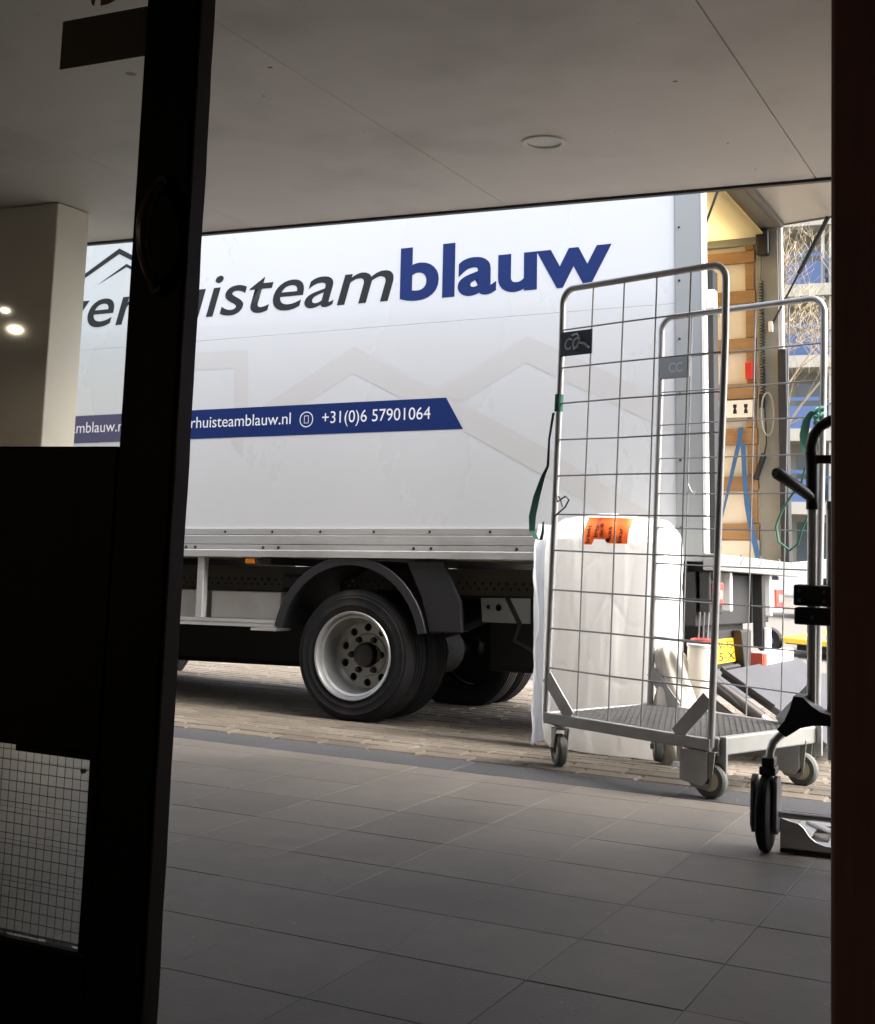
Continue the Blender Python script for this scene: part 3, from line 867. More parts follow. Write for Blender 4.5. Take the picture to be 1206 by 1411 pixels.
# wheels
def tyre_prof(R=0.3265, r=0.212, w=0.205):
    p = [(r, 0.012), (r+0.02, 0.004), (r+0.030, 0.001), (r+0.033, -0.0015), (r+0.040, -0.0025), (r+0.043, -0.001), (r+0.055, -0.002), (r+0.068, -0.0015), (r+0.070, -0.0025), (r+0.075, -0.0022), (r+0.077, -0.0005), (R-0.035, 0.006), (R-0.030, 0.0045), (R-0.024, 0.0065), (R-0.021, 0.012), (R-0.012, 0.018), (R-0.002, 0.030)]
    y = 0.038
    while y < w-0.045:
        p += [(R, y), (R, y+0.022), (R-0.008, y+0.024), (R-0.008, y+0.030)]
        y += 0.032
    p += [(R, w-0.032), (R-0.012, w-0.018), (R-0.035, w-0.006), (r+0.055, w+0.002), (r+0.02, w-0.004), (r, w-0.012), (r-0.012, w-0.03), (r-0.012, 0.03)]
    return p
def wheel(x, y, z, side=1, dual=True, deep=0.165):
    """wheel whose outer face looks towards -y for side 1"""
    wl = bpy.data.objects.new('wheel', None)
    COL.objects.link(wl)
    wl.parent = tr
    wl.location = (x, y, z)
    wl.rotation_euler = (0, 0.3, 0 if side == 1 else PI)
    MB().lathe(tyre_prof(), (0, 0, 0), 'y', 56, closed=True).build('tyre', M['tyre'], wl, smooth=True, angle=50)
    if dual:
        MB().lathe(tyre_prof(), (0, 0.235, 0), 'y', 56, closed=True).build('tyre', M['tyre'], wl, smooth=True, angle=50)
    d = deep
    MB().lathe([(0.216, 0.012), (0.218, 0.002), (0.214, -0.003), (0.206, 0.0), (0.200, 0.012), (0.196, 0.028), (0.186, 0.036), (0.182, 0.055), (0.178, d-0.03), (0.170, d-0.012), (0.160, d-0.002), (0.160, d+0.02), (0.2, d+0.03), (0.2, 0.03)], (0, 0, 0), 'y', 56, closed=True).build('rim', M['rim'], wl, smooth=True)
    dsc = MB()
    hl = [circ(0.137*math.cos(2*PI*k/10), 0.137*math.sin(2*PI*k/10), 0.0205, 12) for k in range(10)]
    dsc.plate(circ(0, 0, 0.163, 56), hl+[circ(0, 0, 0.108, 40)], lambda a_, b_: (a_, d-0.004, b_), lambda a_, b_: (a_, d+0.010, b_))
    dsc.lathe([(0.108, d+0.004), (0.106, d-0.010), (0.100, d-0.014), (0.064, d-0.014), (0.062, d+0.01)], (0, 0, 0), 'y', 40)
    dsc.build('wheel_disc', M['disc'], wl, smooth=True)
    MB().lathe([(0.0001, d-0.062), (0.045, d-0.060), (0.056, d-0.052), (0.060, d-0.02), (0.0615, d-0.010)], (0, 0, 0), 'y', 24).build('hub', M['black_plastic'], wl, smooth=True)
    for k in range(6):
        a = 2*PI*(k+0.3)/6
        MB().lathe([(0.0001, d-0.040), (0.011, d-0.040), (0.015, d-0.030), (0.017, d-0.013)], (0.085*math.cos(a), 0, 0.085*math.sin(a)), 'y', 8).build('wheel_nut', M['chassis'], wl, smooth=True)
    MB().lathe([(0.0001, d+0.012), (0.19, d+0.012)], (0, 0.02, 0), 'y', 24).build('brake_drum', M['chassis'], wl)
    return wl
wheel(-0.03, 0.015, 0.322)
wheel(-0.03, W-0.04, 0.30, side=-1)
wheel(-2.52, W-0.04, 0.30, side=-1, dual=False, deep=0.05)
wheel(-3.55+0.95, 0.03, 0.325, dual=False, deep=0.05)

# rear underside
lt = tb('tail_light', 1.715, 1.762, 0.02, 0.235, 0.575, 0.76, M['chassis'], 0.006)
MB().box(1.7625, 1.775, 0.045, 0.215, 0.615, 0.715).build('lens', M['red_lens'], lt, 0.006)
MB().box(1.7755, 1.779, 0.085, 0.175, 0.640, 0.680).build('reflector', M['pink_lens'], lt, 0.002)
MB().box(1.7625, 1.774, 0.05, 0.10, 0.722, 0.752).build('lens', M['black_plastic'], lt, 0.004)
MB().box(1.7625, 1.774, 0.13, 0.18, 0.722, 0.752).build('lens', M['black_plastic'], lt, 0.004)
lt = tb('tail_light', 1.715, 1.762, W-0.42, W-0.19, 0.575, 0.74, M['white_edge'], 0.006)
MB().box(1.7625, 1.775, W-0.395, W-0.20, 0.600, 0.695).build('lens', M['red_lens'], lt, 0.006)
MB().box(1.7755, 1.779, W-0.355, W-0.265, 0.625, 0.665).build('reflector', M['pink_lens'], lt, 0.002)
tb('rear_cross_beam', 1.60, 1.70, 0.02, W-0.25, 0.52, 0.76, M['chassis'], 0.006)
tb('lift_carrier', 1.52, 1.66, 0.30, 1.05, 0.33, 0.60, M['chassis'], 0.01)
tb('lift_post', 1.715, 1.765, 0.375, 0.415, 0.585, 0.764, M['white_edge'], 0.004)
tb('lift_post', 1.715, 1.765, 1.205, 1.245, 0.555, 0.764, M['white_edge'], 0.004)
tb('lift_post', 1.715, 1.765, 1.02, 1.09, 0.40, 0.764, M['chassis'], 0.004)
tb('lift_post', 1.768, 1.79, 1.03, 1.10, 0.36, 0.50, M['white_edge'], 0.004)
la = MB()
la.prism([(0.42, 0.50), (0.62, 0.50), (0.60, 0.30), (0.50, 0.30)], lambda y, z: (1.755, y, z), lambda y, z: (1.80, y, z))
la.build('lift_arm', M['piston'], tr, 0.006)
un_ = tb('underrun_bar', 1.755, 1.815, 0.80, 1.52, 0.280, 0.385, M['white_edge'], 0.006)
MB().box(1.8155, 1.8185, 0.802, 0.865, 0.284, 0.381).build('reflector', M['dark_red'], un_)
MB().box(1.755, 1.815, 0.785, 0.7985, 0.280, 0.385).build('reflector', M['dark_red'], un_, 0.003)
pl = tb('number_plate', 1.756, 1.760, 0.02, 0.50, 0.356, 0.464, M['plate_yellow'], 0.002)
def on_plate(y, z): return (1.7612, y, z)
text_mesh('plate_text', 'V-TS', M['ink'], on_plate, 0.16, 0.42, 0.046, 0, 0.01, pl, 0.420)
text_mesh('plate_text', '15-X', M['ink'], on_plate, 0.10, 0.46, 0.052, 0, 0.01, pl, 0.368)
tb('plate_bracket', 1.745, 1.755, 0.0, 0.52, 0.335, 0.50, M['chassis'], 0.002)
# tail lift platform lowered to the street
pf = MB().box(0, 0.52, 0.0, 1.56, -0.03, 0.0).build('lift_platform', M['platform'], tr, 0.004)
pf.location = (1.80, 0.10, 0.335)
pf.rotation_euler = (0, math.radians(33), 0)
MB().box(-0.005, 0.26, -0.012, -0.001, -0.012, 0.008).build('platform_edge', M['rubber'], pf, 0.003)
MB().box(-0.018, -0.001, 0.0, 0.30, -0.012, 0.008).build('platform_edge', M['rubber'], pf, 0.003)
ra = MB().tube([(1.70, -0.01, 0.345), (1.985, -0.01, 0.150)], 0.030, 14).build('lift_cylinder', M['piston'], tr, smooth=True)
MB().tube([(1.95, -0.01, 0.174), (2.06, 0.0, 0.10)], 0.022, 12).build('piston', M['alu_tube'], ra, smooth=True)
MB().tube([(1.74, -0.035, 0.285), (1.80, -0.05, 0.28), (1.86, -0.045, 0.235), (1.90, -0.04, 0.20)], 0.007, 6).build('hose', M['black_plastic'], ra, smooth=True)
MB().bar((1.70, -0.03, 0.265), (1.90, -0.03, 0.120), 0.022, 0.035).build('lift_arm', M['piston'], tr, 0.004)

# cab
cabp = [(-2.80, 0.45), (-2.80, 2.15), (-3.15, 2.20), (-3.95, 2.10), (-4.35, 1.45), (-4.85, 1.15), (-4.95, 0.80), (-4.95, 0.42), (-3.05, 0.42)]
cb = MB().prism(cabp, lambda x, z: (x, 0.06, z), lambda x, z: (x, W-0.06, z)).build('cab', M['car_white'], tr, 0.04)
MB().prism([(-3.25, 1.42), (-3.25, 2.0), (-3.85, 1.97), (-4.18, 1.45)], lambda x, z: (x, 0.055, z), lambda x, z: (x, 0.07, z)).build('side_window', M['car_glass'], cb)
MB().prism([(-3.25, 1.42), (-3.25, 2.0), (-3.85, 1.97), (-4.18, 1.45)], lambda x, z: (x, W-0.07, z), lambda x, z: (x, W-0.055, z)).build('side_window', M['car_glass'], cb)

# ------------------------------------------------------------------ wrapped load between truck and trolley
def wrapped(name, sx, sy, sz, ridge, seed, e=5.0, nx=40, nz=110):
    vs, fs = [], []
    na = 230
    for j in range(nz+1):
        t = j/nz
        zz = sz*t
        # top and bottom rounding
        k = 1.0
        if t > 0.87: k = (1-((t-0.87)/0.13)**2.6*0.62)
        if t < 0.08: k = 0.74+0.26*(t/0.08)**0.5
        for i in range(na):
            a = 2*PI*i/na
            c_, s_ = math.cos(a), math.sin(a)
            rr = (abs(c_)**e+abs(s_)**e)**(-1/e)
            kx = 1-(1-k)*0.36
            x_ = c_*rr*sx/2*kx
            y_ = s_*rr*sy/2*k
            n1 = noise.noise(Vector((x_*5+seed, y_*5, zz*1.1)))
            n2 = noise.noise(Vector((x_*17+seed, y_*17, zz*3.0)))
            n3 = noise.noise(Vector((x_*34+seed, y_*34, zz*2.2+n1)))
            dd = 0.018*n1+0.008*n2+0.004*n3 + ridge*0.009*math.sin(x_*34+3.5*n1+zz)*math.exp(-(x_/0.17)**2)
            c1 = abs(noise.noise(Vector((x_*5.5+seed*2, y_*5.5, zz*1.2+3))))
            c2 = abs(noise.noise(Vector((x_*9+seed, y_*9+zz*2.2, zz*3.4+7))))
            dd -= 0.005*max(0, 1-c1/0.10)+0.0045*max(0, 1-c2/0.09)
            d = Vector((x_, y_, 0)).normalized()
            vs.append((x_+d.x*dd, y_+d.y*dd, zz+0.006*n2+(0.012*math.cos(x_*14) if t > 0.9 else 0)))
    for j in range(nz):
        for i in range(na):
            i2 = (i+1) % na
            fs.append((j*na+i, j*na+i2, (j+1)*na+i2, (j+1)*na+i))
    top = [nz*na+i for i in range(na)]
    c0 = len(vs)
    vs.append((0, 0, sz+0.006))
    fs += [(top[i], top[(i+1) % na], c0) for i in range(na)]
    vs.append((0, 0, 0))
    fs += [((i+1) % na, i, c0+1) for i in range(na)]
    q = MB()
    q.add(vs, fs)
    return q
ZG = street_z(5.32)
wp = thing('wrapped_mattress', 'tall load wrapped in white plastic with an orange label, behind the trolley', 'wrapped load', (-1.775, 5.375, ZG+0.004), math.radians(-3))
wq = wrapped('wrap', 0.580, 0.24, 0.985, 1.1, 3.3, e=4.5)
wo = wq.build('plastic_wrap', M['foil'], wp, smooth=True, angle=180)
bv = BVHTree.FromPolygons([Vector(v_) for v_ in wq.v], wq.f)
def front_y(x_, z_):
    hit = bv.ray_cast(Vector((x_, -1.0, z_)), Vector((0, 1, 0)))
    return hit[0].y if hit[0] else -0.13
lb = MB()
L0, L1, LZ0, LZ1 = -0.095, 0.105, 0.862, 0.978
nxl, nzl = 20, 10
pts = []
def jag(u): return 0.0 if u < 0.22 else (0.024 if u < 0.55 else 0.008)
for j in range(nzl+1):
    for i in range(nxl+1):
        u = i/nxl
        x_ = L0+(L1-L0)*u + 0.006*(j/nzl)
        zb_ = LZ0+jag(u)
        z_ = zb_+(LZ1-zb_)*j/nzl
        pts.append((x_, front_y(x_, min(z_, 0.972))-0.004, z_))
lb.add(pts, [(j*(nxl+1)+i, j*(nxl+1)+i+1, (j+1)*(nxl+1)+i+1, (j+1)*(nxl+1)+i) for j in range(nzl) for i in range(nxl)])
lbo = lb.build('orange_label', M['orange'], wp, smooth=True)
def vert_text(body, xc, z0_, z1_, hgt):
    return text_mesh('label_text', body, M['ink'], lambda a_, b_: (xc-b_, front_y(xc-b_, min(a_, 0.95))-0.0055, a_), z0_, z1_, hgt, 0, 0.012, lbo, -hgt*0.35)
vert_text('breekt', -0.074, 0.868, 0.945, 0.026)
vert_text('bree', -0.039, 0.895, 0.945, 0.026)
vert_text('de 6', -0.015, 0.895, 0.952, 0.022)
vert_text('kas', 0.023, 0.887, 0.940, 0.026)
vert_text('baar', 0.071, 0.874, 0.938, 0.026)
MB().box(0.008, 0.027, front_y(0.017, 0.872)-0.0066, front_y(0.017, 0.872)-0.0054, 0.876, 0.888).build('label_mark', M['ink'], lbo)
# loose plastic sheet along the left flank
sh = MB()
pts = []
nu, nv = 14, 46
for j in range(nv+1):
    t = j/nv
    z_ = 0.93*(1-t)+0.012
    for i in range(nu+1):
        u = i/nu
        wv = 0.022*noise.noise(Vector((u*2.2, t*3.2, 2.0)))+0.010*noise.noise(Vector((u*7, t*8, 5.0)))+0.006*noise.noise(Vector((u*16, t*14, 7.0)))
        out = 0.020+0.026*min(1, t*7)*(1-0.5*t)
        pts.append((-0.283-out*math.sin(u*PI)**0.7*1.15 + wv*0.6, -0.155+0.27*u+wv, z_))
sh.add(pts, [(j*(nu+1)+i, j*(nu+1)+i+1, (j+1)*(nu+1)+i+1, (j+1)*(nu+1)+i) for j in range(nv) for i in range(nu)])
sho = sh.build('loose_sheet', M['loose_foil'], wp, smooth=True, angle=180)

# white roll with red end ring and creased bag leaning beside it
rg = street_z(5.22)
ro = thing('plastic_roll', 'upright white roll with a thin red end ring, right of the wrapped load', 'roll', (-1.355, 5.20, rg+0.003))
q = MB()
vs, fs = [], []
for j in range(21):
    t = j/20
    for i in range(36):
        a = 2*PI*i/36
        r_ = 0.056*(1+0.05*noise.noise(Vector((math.cos(a)*2, math.sin(a)*2, t*5)))) * (1 + (0.25*(1-t/0.3)**1.5 if t < 0.3 else 0))
        if t < 0.45: r_ += 0.006*math.sin(a*9+t*7)*(1-t/0.45)
        vs.append((r_*math.cos(a)+0.012*t, r_*math.sin(a), 0.465*t))
for j in range(20):
    for i in range(36):
        fs.append((j*36+i, j*36+(i+1) % 36, (j+1)*36+(i+1) % 36, (j+1)*36+i))
q.add(vs, fs)
q.build('roll_body', M['roll'], ro, smooth=True)
MB().lathe([(0.050, 0.462), (0.058, 0.464), (0.060, 0.474), (0.054, 0.482), (0.045, 0.484)], (0.012, 0, 0), 'z', 30).build('white_cap', M['white_edge'], ro, smooth=True)
MB().lathe([(0.030, 0.480), (0.044, 0.4845), (0.046, 0.494), (0.038, 0.497), (0.030, 0.492)], (0.012, 0, 0), 'z', 30).build('red_ring', M['red_paint'], ro, smooth=True)
tbb = MB()
for dx in (-0.018, 0.0, 0.018):
    tbb.tube([(0.012+dx, 0.01, 0.47), (0.016+dx, 0.02, 0.60)], 0.004, 6)
tbb.build('wire_handle', M['galv_wire'], ro)
bgx = thing('plastic_bag', 'cream creased plastic bag slumped between the white roll and wrapped load', 'bag', (-1.475, 5.17, rg+0.003))
q = MB()
vs, fs = [], []
for j in range(25):
    t = j/24
    wd = 0.066*(1-0.15*t)*(1 if t < 0.9 else 1-((t-0.9)/0.1)**2*0.6)+0.012*math.sin(t*5)
    for i in range(40):
        a = 2*PI*i/40
        nn = noise.noise(Vector((math.cos(a)*2.2, math.sin(a)*2.2, t*4+9)))
        r_ = wd*(1+0.30*nn+0.10*math.sin(a*7+t*9))
        vs.append((r_*1.35*math.cos(a)+0.07*(1-t)+0.015*math.sin(t*3), r_*0.8*math.sin(a), 0.47*t))
for j in range(24):
    for i in range(40):
        fs.append((j*40+i, j*40+(i+1) % 40, (j+1)*40+(i+1) % 40, (j+1)*40+i))
fs.append(tuple(24*40+i for i in range(40)))
q.add(vs, fs)
q.build('bag_body', M['bag'], bgx, smooth=True, angle=180)
# metal foot lying behind the casters
MB_ = MB().box(-0.012, 0.012, -0.01, 0.01, 0.02, 0.16)
MB_.lathe([(0.0001, 0.02), (0.030, 0.016), (0.036, 0.002), (0.036, 0.0)], (0, 0, 0), 'z', 20)
ft = MB_.build('stand_foot', M['galv'])
ft.location = (-1.395, 5.09, street_z(5.09)+0.003)
tag(ft, 'small round steel stand foot on the bricks behind the roll trolley', 'stand')

# ------------------------------------------------------------------ roll container
TH = math.radians(-22.2)
tl = thing('roll_trolley', 'galvanised wire roll cage trolley with two mesh sides, on casters', 'trolley', (-1.768, 4.604, 0), TH)
TLn, TW = 0.745, 0.605
def frame_path(y, x0b, x1b, x0t, x1t, zb, zt, r=0.055):
    """inverted U of tube, bottom left up, over and down"""
    p = [(x0b, y, zb)]
    lz = zt-r
    p.append((x0t-(x0t-x0b)*0.02, y, lz-0.2))
    p += [(x, y, z_) for x, z_ in arc((x0t+r, lz), r, PI, PI/2, 7)]
    p += [(x, y, z_) for x, z_ in arc((x1t-r, lz), r, PI/2, 0, 7)]
    p.append((x1t-(x1t-x1b)*0.02, y, lz-0.2))
    p.append((x1b, y, zb))
    return p
def side(y, x0b, x1b, x0t, x1t, zt, zs, plate_m, plate_z, plate_w, label, front):
    sd_ = bpy.data.objects.new('cage_side', None)
    COL.objects.link(sd_)
    sd_.parent = tl
    sd_['label'] = label
    zb = 0.165
    MB().tube(frame_path(y, x0b, x1b, x0t, x1t, zb, zt), 0.0125, 12).build('tube_frame', M['galv'], sd_, smooth=True)
    xl = lambda z_: x0b+(x0t-x0b)*(z_-zb)/(zt-zb)
    xr = lambda z_: x1b+(x1t-x1b)*(z_-zb)/(zt-zb)
    for z_ in zs:
        MB().tube([(xl(z_), y-0.002, z_), (xl(z_)*0.6+xr(z_)*0.4, y-0.002+rnd.uniform(-.004, .002), z_+rnd.uniform(-.004, .003)), (xr(z_), y-0.002, z_)], 0.0032, 6).build('wire', M['galv_wire'], sd_, smooth=True)
    for k in range(1, 5):
        u = k/5
        w0, w1 = xl(0.2)+(xr(0.2)-xl(0.2))*u, xl(zt)+(xr(zt)-xl(zt))*u
        mid = (w0+w1)/2+rnd.uniform(-.004, .004)
        MB().tube([(w0, y+0.004, 0.195), (mid, y+0.004, 0.98), (w1, y+0.004, zt-0.003)], 0.0032, 6).build('wire', M['galv_wire'], sd_, smooth=True)
    pz0, pz1 = plate_z
    x0 = xl(pz0)+0.008
    pp = MB().box(x0, x0+plate_w, y-0.012, y-0.006, pz0, pz1).build('name_plate', plate_m, sd_, 0.003)
    return sd_, x0, pz0, pz1, pp
zsA = [0.353, 0.497, 0.639, 0.785, 0.918, 1.062, 1.198, 1.335, 1.470, 1.615]
zsB = [0.301, 0.453, 0.604, 0.746, 0.889, 1.027, 1.169, 1.305, 1.440, 1.577]
sA = side(0.0, 0.0, TLn-0.006, 0.034, TLn+0.036, 1.772, zsA, M['navy_plate'], (1.512, 1.605), 0.158, 'nearest cage side with a dark plate', True)
sB = side(TW, -0.002, TLn+0.008, 0.028, TLn+0.036, 1.748, zsB, M['steel_plate'], (1.492, 1.585), 0.150, 'rear cage side with a grey plate', False)
sc_ = MB()
x0, z0_, z1_, pp = sA[1], sA[2], sA[3], sA[4]
def scr(pts, r=0.0065):
    sc_.tube([(x0+a_, -0.0135, z0_+b_) for a_, b_ in pts], r, 6)
text_mesh('plate_text', 'CC', M['chalk'], lambda a_, b_: (a_, -0.0128, b_), x0+0.022, x0+0.100, 0.062, 0.15, 0.02, pp, z0_+0.024)
scr([(0.060, 0.075), (0.085, 0.080), (0.100, 0.060), (0.090, 0.035), (0.070, 0.022)], 0.004)
scr([(0.100, 0.045), (0.125, 0.040), (0.148, 0.022)], 0.005)
sc_.build('chalk_marks', M['chalk'], pp)
text_mesh('plate_text', 'CC', M['chalk'], lambda a_, b_: (a_, TW-0.0128, b_), sB[1]+0.045, sB[1]+0.115, 0.055, 0, 0.02, sB[4], sB[2]+0.026)
# corner gussets on the mesh sides
def gusset(y, x_a, z_a, x_b, z_b, wd=0.05):
    d = Vector((x_b-x_a, 0, z_b-z_a))
    MB().bar((x_a, y, z_a), (x_b, y, z_b), 0.005, wd, up=(d.z, 0, -d.x)).build('gusset', M['galv'], tl, 0.001)
gusset(-0.008, 0.006, 0.322, 0.125, 0.188)
gusset(-0.008, TLn-0.012, 0.322, TLn-0.14, 0.188)
gusset(TW-0.008, 0.006, 0.318, 0.135, 0.188)
gusset(TW-0.008, TLn-0.006, 0.322, TLn-0.14, 0.188)
# deck: edge channels and pressed steel lattice
def ch_(x0, x1, y0, y1, m=M['galv']):
    MB().box(x0, x1, y0, y1, 0.152, 0.192).build('deck_rail', m, tl, 0.004)
ch_(0.0, TLn, -0.016, 0.010)
ch_(0.0, TLn, TW-0.010, TW+0.016)
ch_(-0.012, 0.012, 0.0105, TW-0.0105)
MB().box(TLn-0.014, TLn+0.016, 0.0105, TW-0.0105, 0.137, 0.196).build('deck_rail', M['zinc'], tl, 0.005)
lt_ = MB()
nn_ = 34
for i in range(nn_):
    y_ = 0.02+(TW-0.04)*i/(nn_-1)
    pts = []
    for k in range(57):
        pts.append((0.013+(TLn-0.028)*k/56, y_+(0.0085 if k % 2 else -0.0085)*(1 if i % 2 else -1), 0.184+0.003*((k+i) % 2)))
    for p, q_ in zip(pts, pts[1:]):
        lt_.bar(p, q_, 0.0026, 0.006)
lt_o = lt_.build('deck_lattice', M['galv'], tl)
lt_o['kind'] = 'stuff'
bs = MB()
for x_ in (0.19, 0.37, 0.55):
    bs.box(x_-0.012, x_+0.012, 0.011, TW-0.011, 0.158, 0.176)
bs.build('deck_bearer', M['galv'], tl)
# casters
def caster(x, y, zg, rot, fixed):
    c = bpy.data.objects.new('caster', None)
    COL.objects.link(c)
    c.parent = tl
    c.location = (x, y, zg)
    c.rotation_euler = (0, 0, rot)
    R = 0.058
    MB().lathe([(0.036, 0.017), (R-0.006, 0.017), (R, 0.009), (R, -0.009), (R-0.006, -0.017), (0.036, -0.017)], (0, 0, R), 'y', 32, closed=True).build('tyre', M['caster'], c, smooth=True)
    MB().lathe([(0.006, 0.014), (0.016, 0.019), (0.036, 0.013), (0.0365, -0.013), (0.016, -0.019), (0.006, -0.014)], (0, 0, R), 'y', 28, closed=True).build('wheel_hub', M['cream'], c, smooth=True)
    MB().lathe([(0.0001, -0.030), (0.010, -0.030), (0.010, 0.030), (0.0001, 0.030)], (0, 0, R), 'y', 12).build('axle', M['chassis'], c)
    hgt = 0.152-zg
    fk = MB()
    if fixed:
        for s_ in (-1, 1):
            fk.prism([(-0.055, R-0.026), (0.0, R-0.030), (0.016, R-0.012), (0.028, hgt-0.01), (0.028, hgt), (-0.075, hgt), (-0.075, R+0.0)], lambda a_, b_: (a_, s_*0.024, b_), lambda a_, b_: (a_, s_*0.028, b_))
        fk.box(-0.075, 0.028, -0.024, 0.024, hgt-0.004, hgt)
    else:
        for s_ in (-1, 1):
            fk.prism([(-0.012, R-0.012), (0.012, R-0.012), (0.016, R+0.02), (0.034, hgt-0.02), (-0.02, hgt-0.02)], lambda a_, b_: (a_, s_*0.023, b_), lambda a_, b_: (a_, s_*0.027, b_))
        fk.box(-0.02, 0.034, -0.027, 0.027, hgt-0.020, hgt-0.014)
        fk.lathe([(0.018, hgt-0.014), (0.018, hgt)], (0.006, 0, 0), 'z', 14)
        fk.box(-0.03, 0.045, -0.035, 0.035, hgt-0.003, hgt-0.0005)
    fk.build('fork', M['galv'] if not fixed else M['zinc'], c, 0.001)
    if fixed:
        cp_ = MB().prism([(-0.098, 0.050), (-0.012, 0.040), (0.004, 0.060), (0.004, hgt+0.0), (-0.098, hgt+0.0)], lambda a_, b_: (a_, -0.0345, b_), lambda a_, b_: (a_, -0.0305, b_))
        cpo = cp_.build('cover_plate', M['galv'], c, 0.002)
        text_mesh('stamped_mark', 'CC', M['steel_plate'], lambda a_, b_: (a_, -0.0352, b_), -0.075, -0.040, 0.024, 0, 0.01, cpo, 0.085)
    return c
caster(0.042, 0.03, 0.0, math.radians(-30), False)
caster(0.058, TW-0.02, -0.028, math.radians(-46), False)
caster(TLn-0.015, 0.015, 0.0, math.radians(8), True)
caster(TLn-0.012, TW-0.06, -0.010, math.radians(8), True)
rp = MB().bar((TLn+0.022, 0.03, 0.20), (TLn+0.022, 0.03, 0.085), 0.012, 0.03)
rp.bar((TLn+0.022, TW-0.01, 0.20), (TLn+0.022, TW-0.01, 0.095), 0.012, 0.03)
rp.build('hinge_pin', M['galv'], tl, 0.002)

# straps hanging on the trolley (world positions from the trolley frame)
e_ = Vector((math.cos(TH), math.sin(TH), 0)); g_ = Vector((-math.sin(TH), math.cos(TH), 0)); O_ = Vector((-1.768, 4.604, 0))
def tp(x, y, z): return O_+e_*x+g_*y+Vector((0, 0, z))
def ribbon(pts, wdir, wds, th=0.0025):
    q = MB()
    vs, fs = [], []
    wdir = Vector(wdir).normalized()
    n = len(pts)
    for i, p in enumerate(pts):
        p = Vector(p)
        t = (Vector(pts[min(i+1, n-1)])-Vector(pts[max(i-1, 0)])).normalized()
        nn = t.cross(wdir).normalized()*th/2
        wv = wdir*(wds[i] if isinstance(wds, (list, tuple)) else wds)/2
        vs += [p-wv-nn, p+wv-nn, p+wv+nn, p-wv+nn]
    for i in range(n-1):
        for k in range(4):
            k2 = (k+1) % 4
            fs.append((i*4+k, i*4+k2, (i+1)*4+k2, (i+1)*4+k))
    fs += [(0, 1, 2, 3), (n*4-1, n*4-2, n*4-3, n*4-4)]
    q.add(vs, fs)
    return q
gs = thing('green_strap', 'dark green lashing strap hanging down the left post of the trolley', 'strap', tp(0.02, 0, 1.33))
L = Vector(gs.location)
def rel(pts): return [tuple(Vector(p)-L) for p in pts]
wd_ = e_*0.75+g_*0.65
ribbon(rel([tp(0.012, -0.014, 1.30), tp(-0.004, -0.017, 1.20), tp(-0.008, -0.016, 1.10), tp(-0.034, -0.014, 1.06), tp(-0.066, -0.012, 0.985), tp(-0.086, -0.012, 0.91), tp(-0.088, -0.01, 0.855), tp(-0.060, -0.012, 0.825), tp(-0.038, -0.012, 0.822), tp(-0.030, -0.012, 0.85), tp(-0.026, -0.014, 0.89)]), wd_, [0.010, 0.008, 0.010, 0.016, 0.026, 0.027, 0.022, 0.014, 0.012, 0.010, 0.006]).build('strap_webbing', M['green_strap'], gs, smooth=True)
MB().tube(rel([tp(0.025, 0, 1.305), tp(0.027, 0, 1.37)]), 0.0165, 12).build('strap_wrap', M['green_strap'], gs, smooth=True)
hk = MB().tube(rel([tp(0.030, -0.012, 1.06), tp(0.036, -0.014, 1.0), tp(0.046, -0.016, 0.965), tp(0.085, -0.016, 0.985), tp(0.103, -0.016, 0.972), tp(0.085, -0.016, 0.945), tp(0.055, -0.016, 0.925), tp(0.035, -0.016, 0.912)]), 0.0032, 6)
hk.tube(rel([tp(0.050, -0.016, 0.985), tp(0.062, -0.016, 0.972), tp(0.072, -0.016, 0.945)]), 0.0032, 6)
hk.build('strap_hook', M['wire'], gs, smooth=True)
gc = thing('knotted_cord', 'pale green cord knotted on the right post of the trolley, looping down', 'cord', tp(TLn+0.02, TW, 1.32))
L = Vector(gc.location)
MB().tube(rel([tp(0.715, TW-0.016, 1.12), tp(0.700, TW-0.02, 1.06), tp(0.665, TW-0.025, 1.02), tp(0.625, TW-0.03, 0.96), tp(0.600, TW-0.03, 0.90), tp(0.612, TW-0.03, 0.845), tp(0.660, TW-0.03, 0.815), tp(0.690, TW-0.025, 0.84), tp(0.706, TW-0.02, 0.90), tp(0.738, TW-0.018, 0.96), tp(0.755, TW-0.016, 1.02)]), 0.0045, 7).build('cord', M['green_cord'], gc, smooth=True)
kn = MB()
for k in range(4):
    z_ = 1.275+0.018*k
    kn.tube(rel([tp(0.765+0.018*math.cos(2*PI*i/12), TW+0.022*math.sin(2*PI*i/12), z_+0.01*math.sin(i+k)) for i in range(13)]), 0.006, 6)
kn.build('knot', M['green_cord'], gc, smooth=True)
ribbon(rel([tp(0.745, TW-0.02, 1.325), tp(0.722, TW-0.022, 1.29), tp(0.712, TW-0.022, 1.24), tp(0.715, TW-0.022, 1.19), tp(0.730, TW-0.02, 1.16)]), wd_, [0.02, 0.028, 0.032, 0.03, 0.012]).build('strap_end', M['green_cord'], gc, smooth=True)
wt = tp(0.135+0.02, TW-0.012, 0.875)
kt = thing('white_tie', 'scrap of white plastic tied to the rear trolley mesh', 'tie', tp(0.19, TW-0.01, 1.035))
L = Vector(kt.location)
ribbon(rel([tp(0.180, TW-0.012, 1.065), tp(0.188, TW-0.016, 1.04), tp(0.205, TW-0.018, 1.022), tp(0.212, TW-0.014, 1.035)]), e_, [0.006, 0.02, 0.03, 0.012]).build('white_scrap', M['white_edge'], kt, smooth=True)

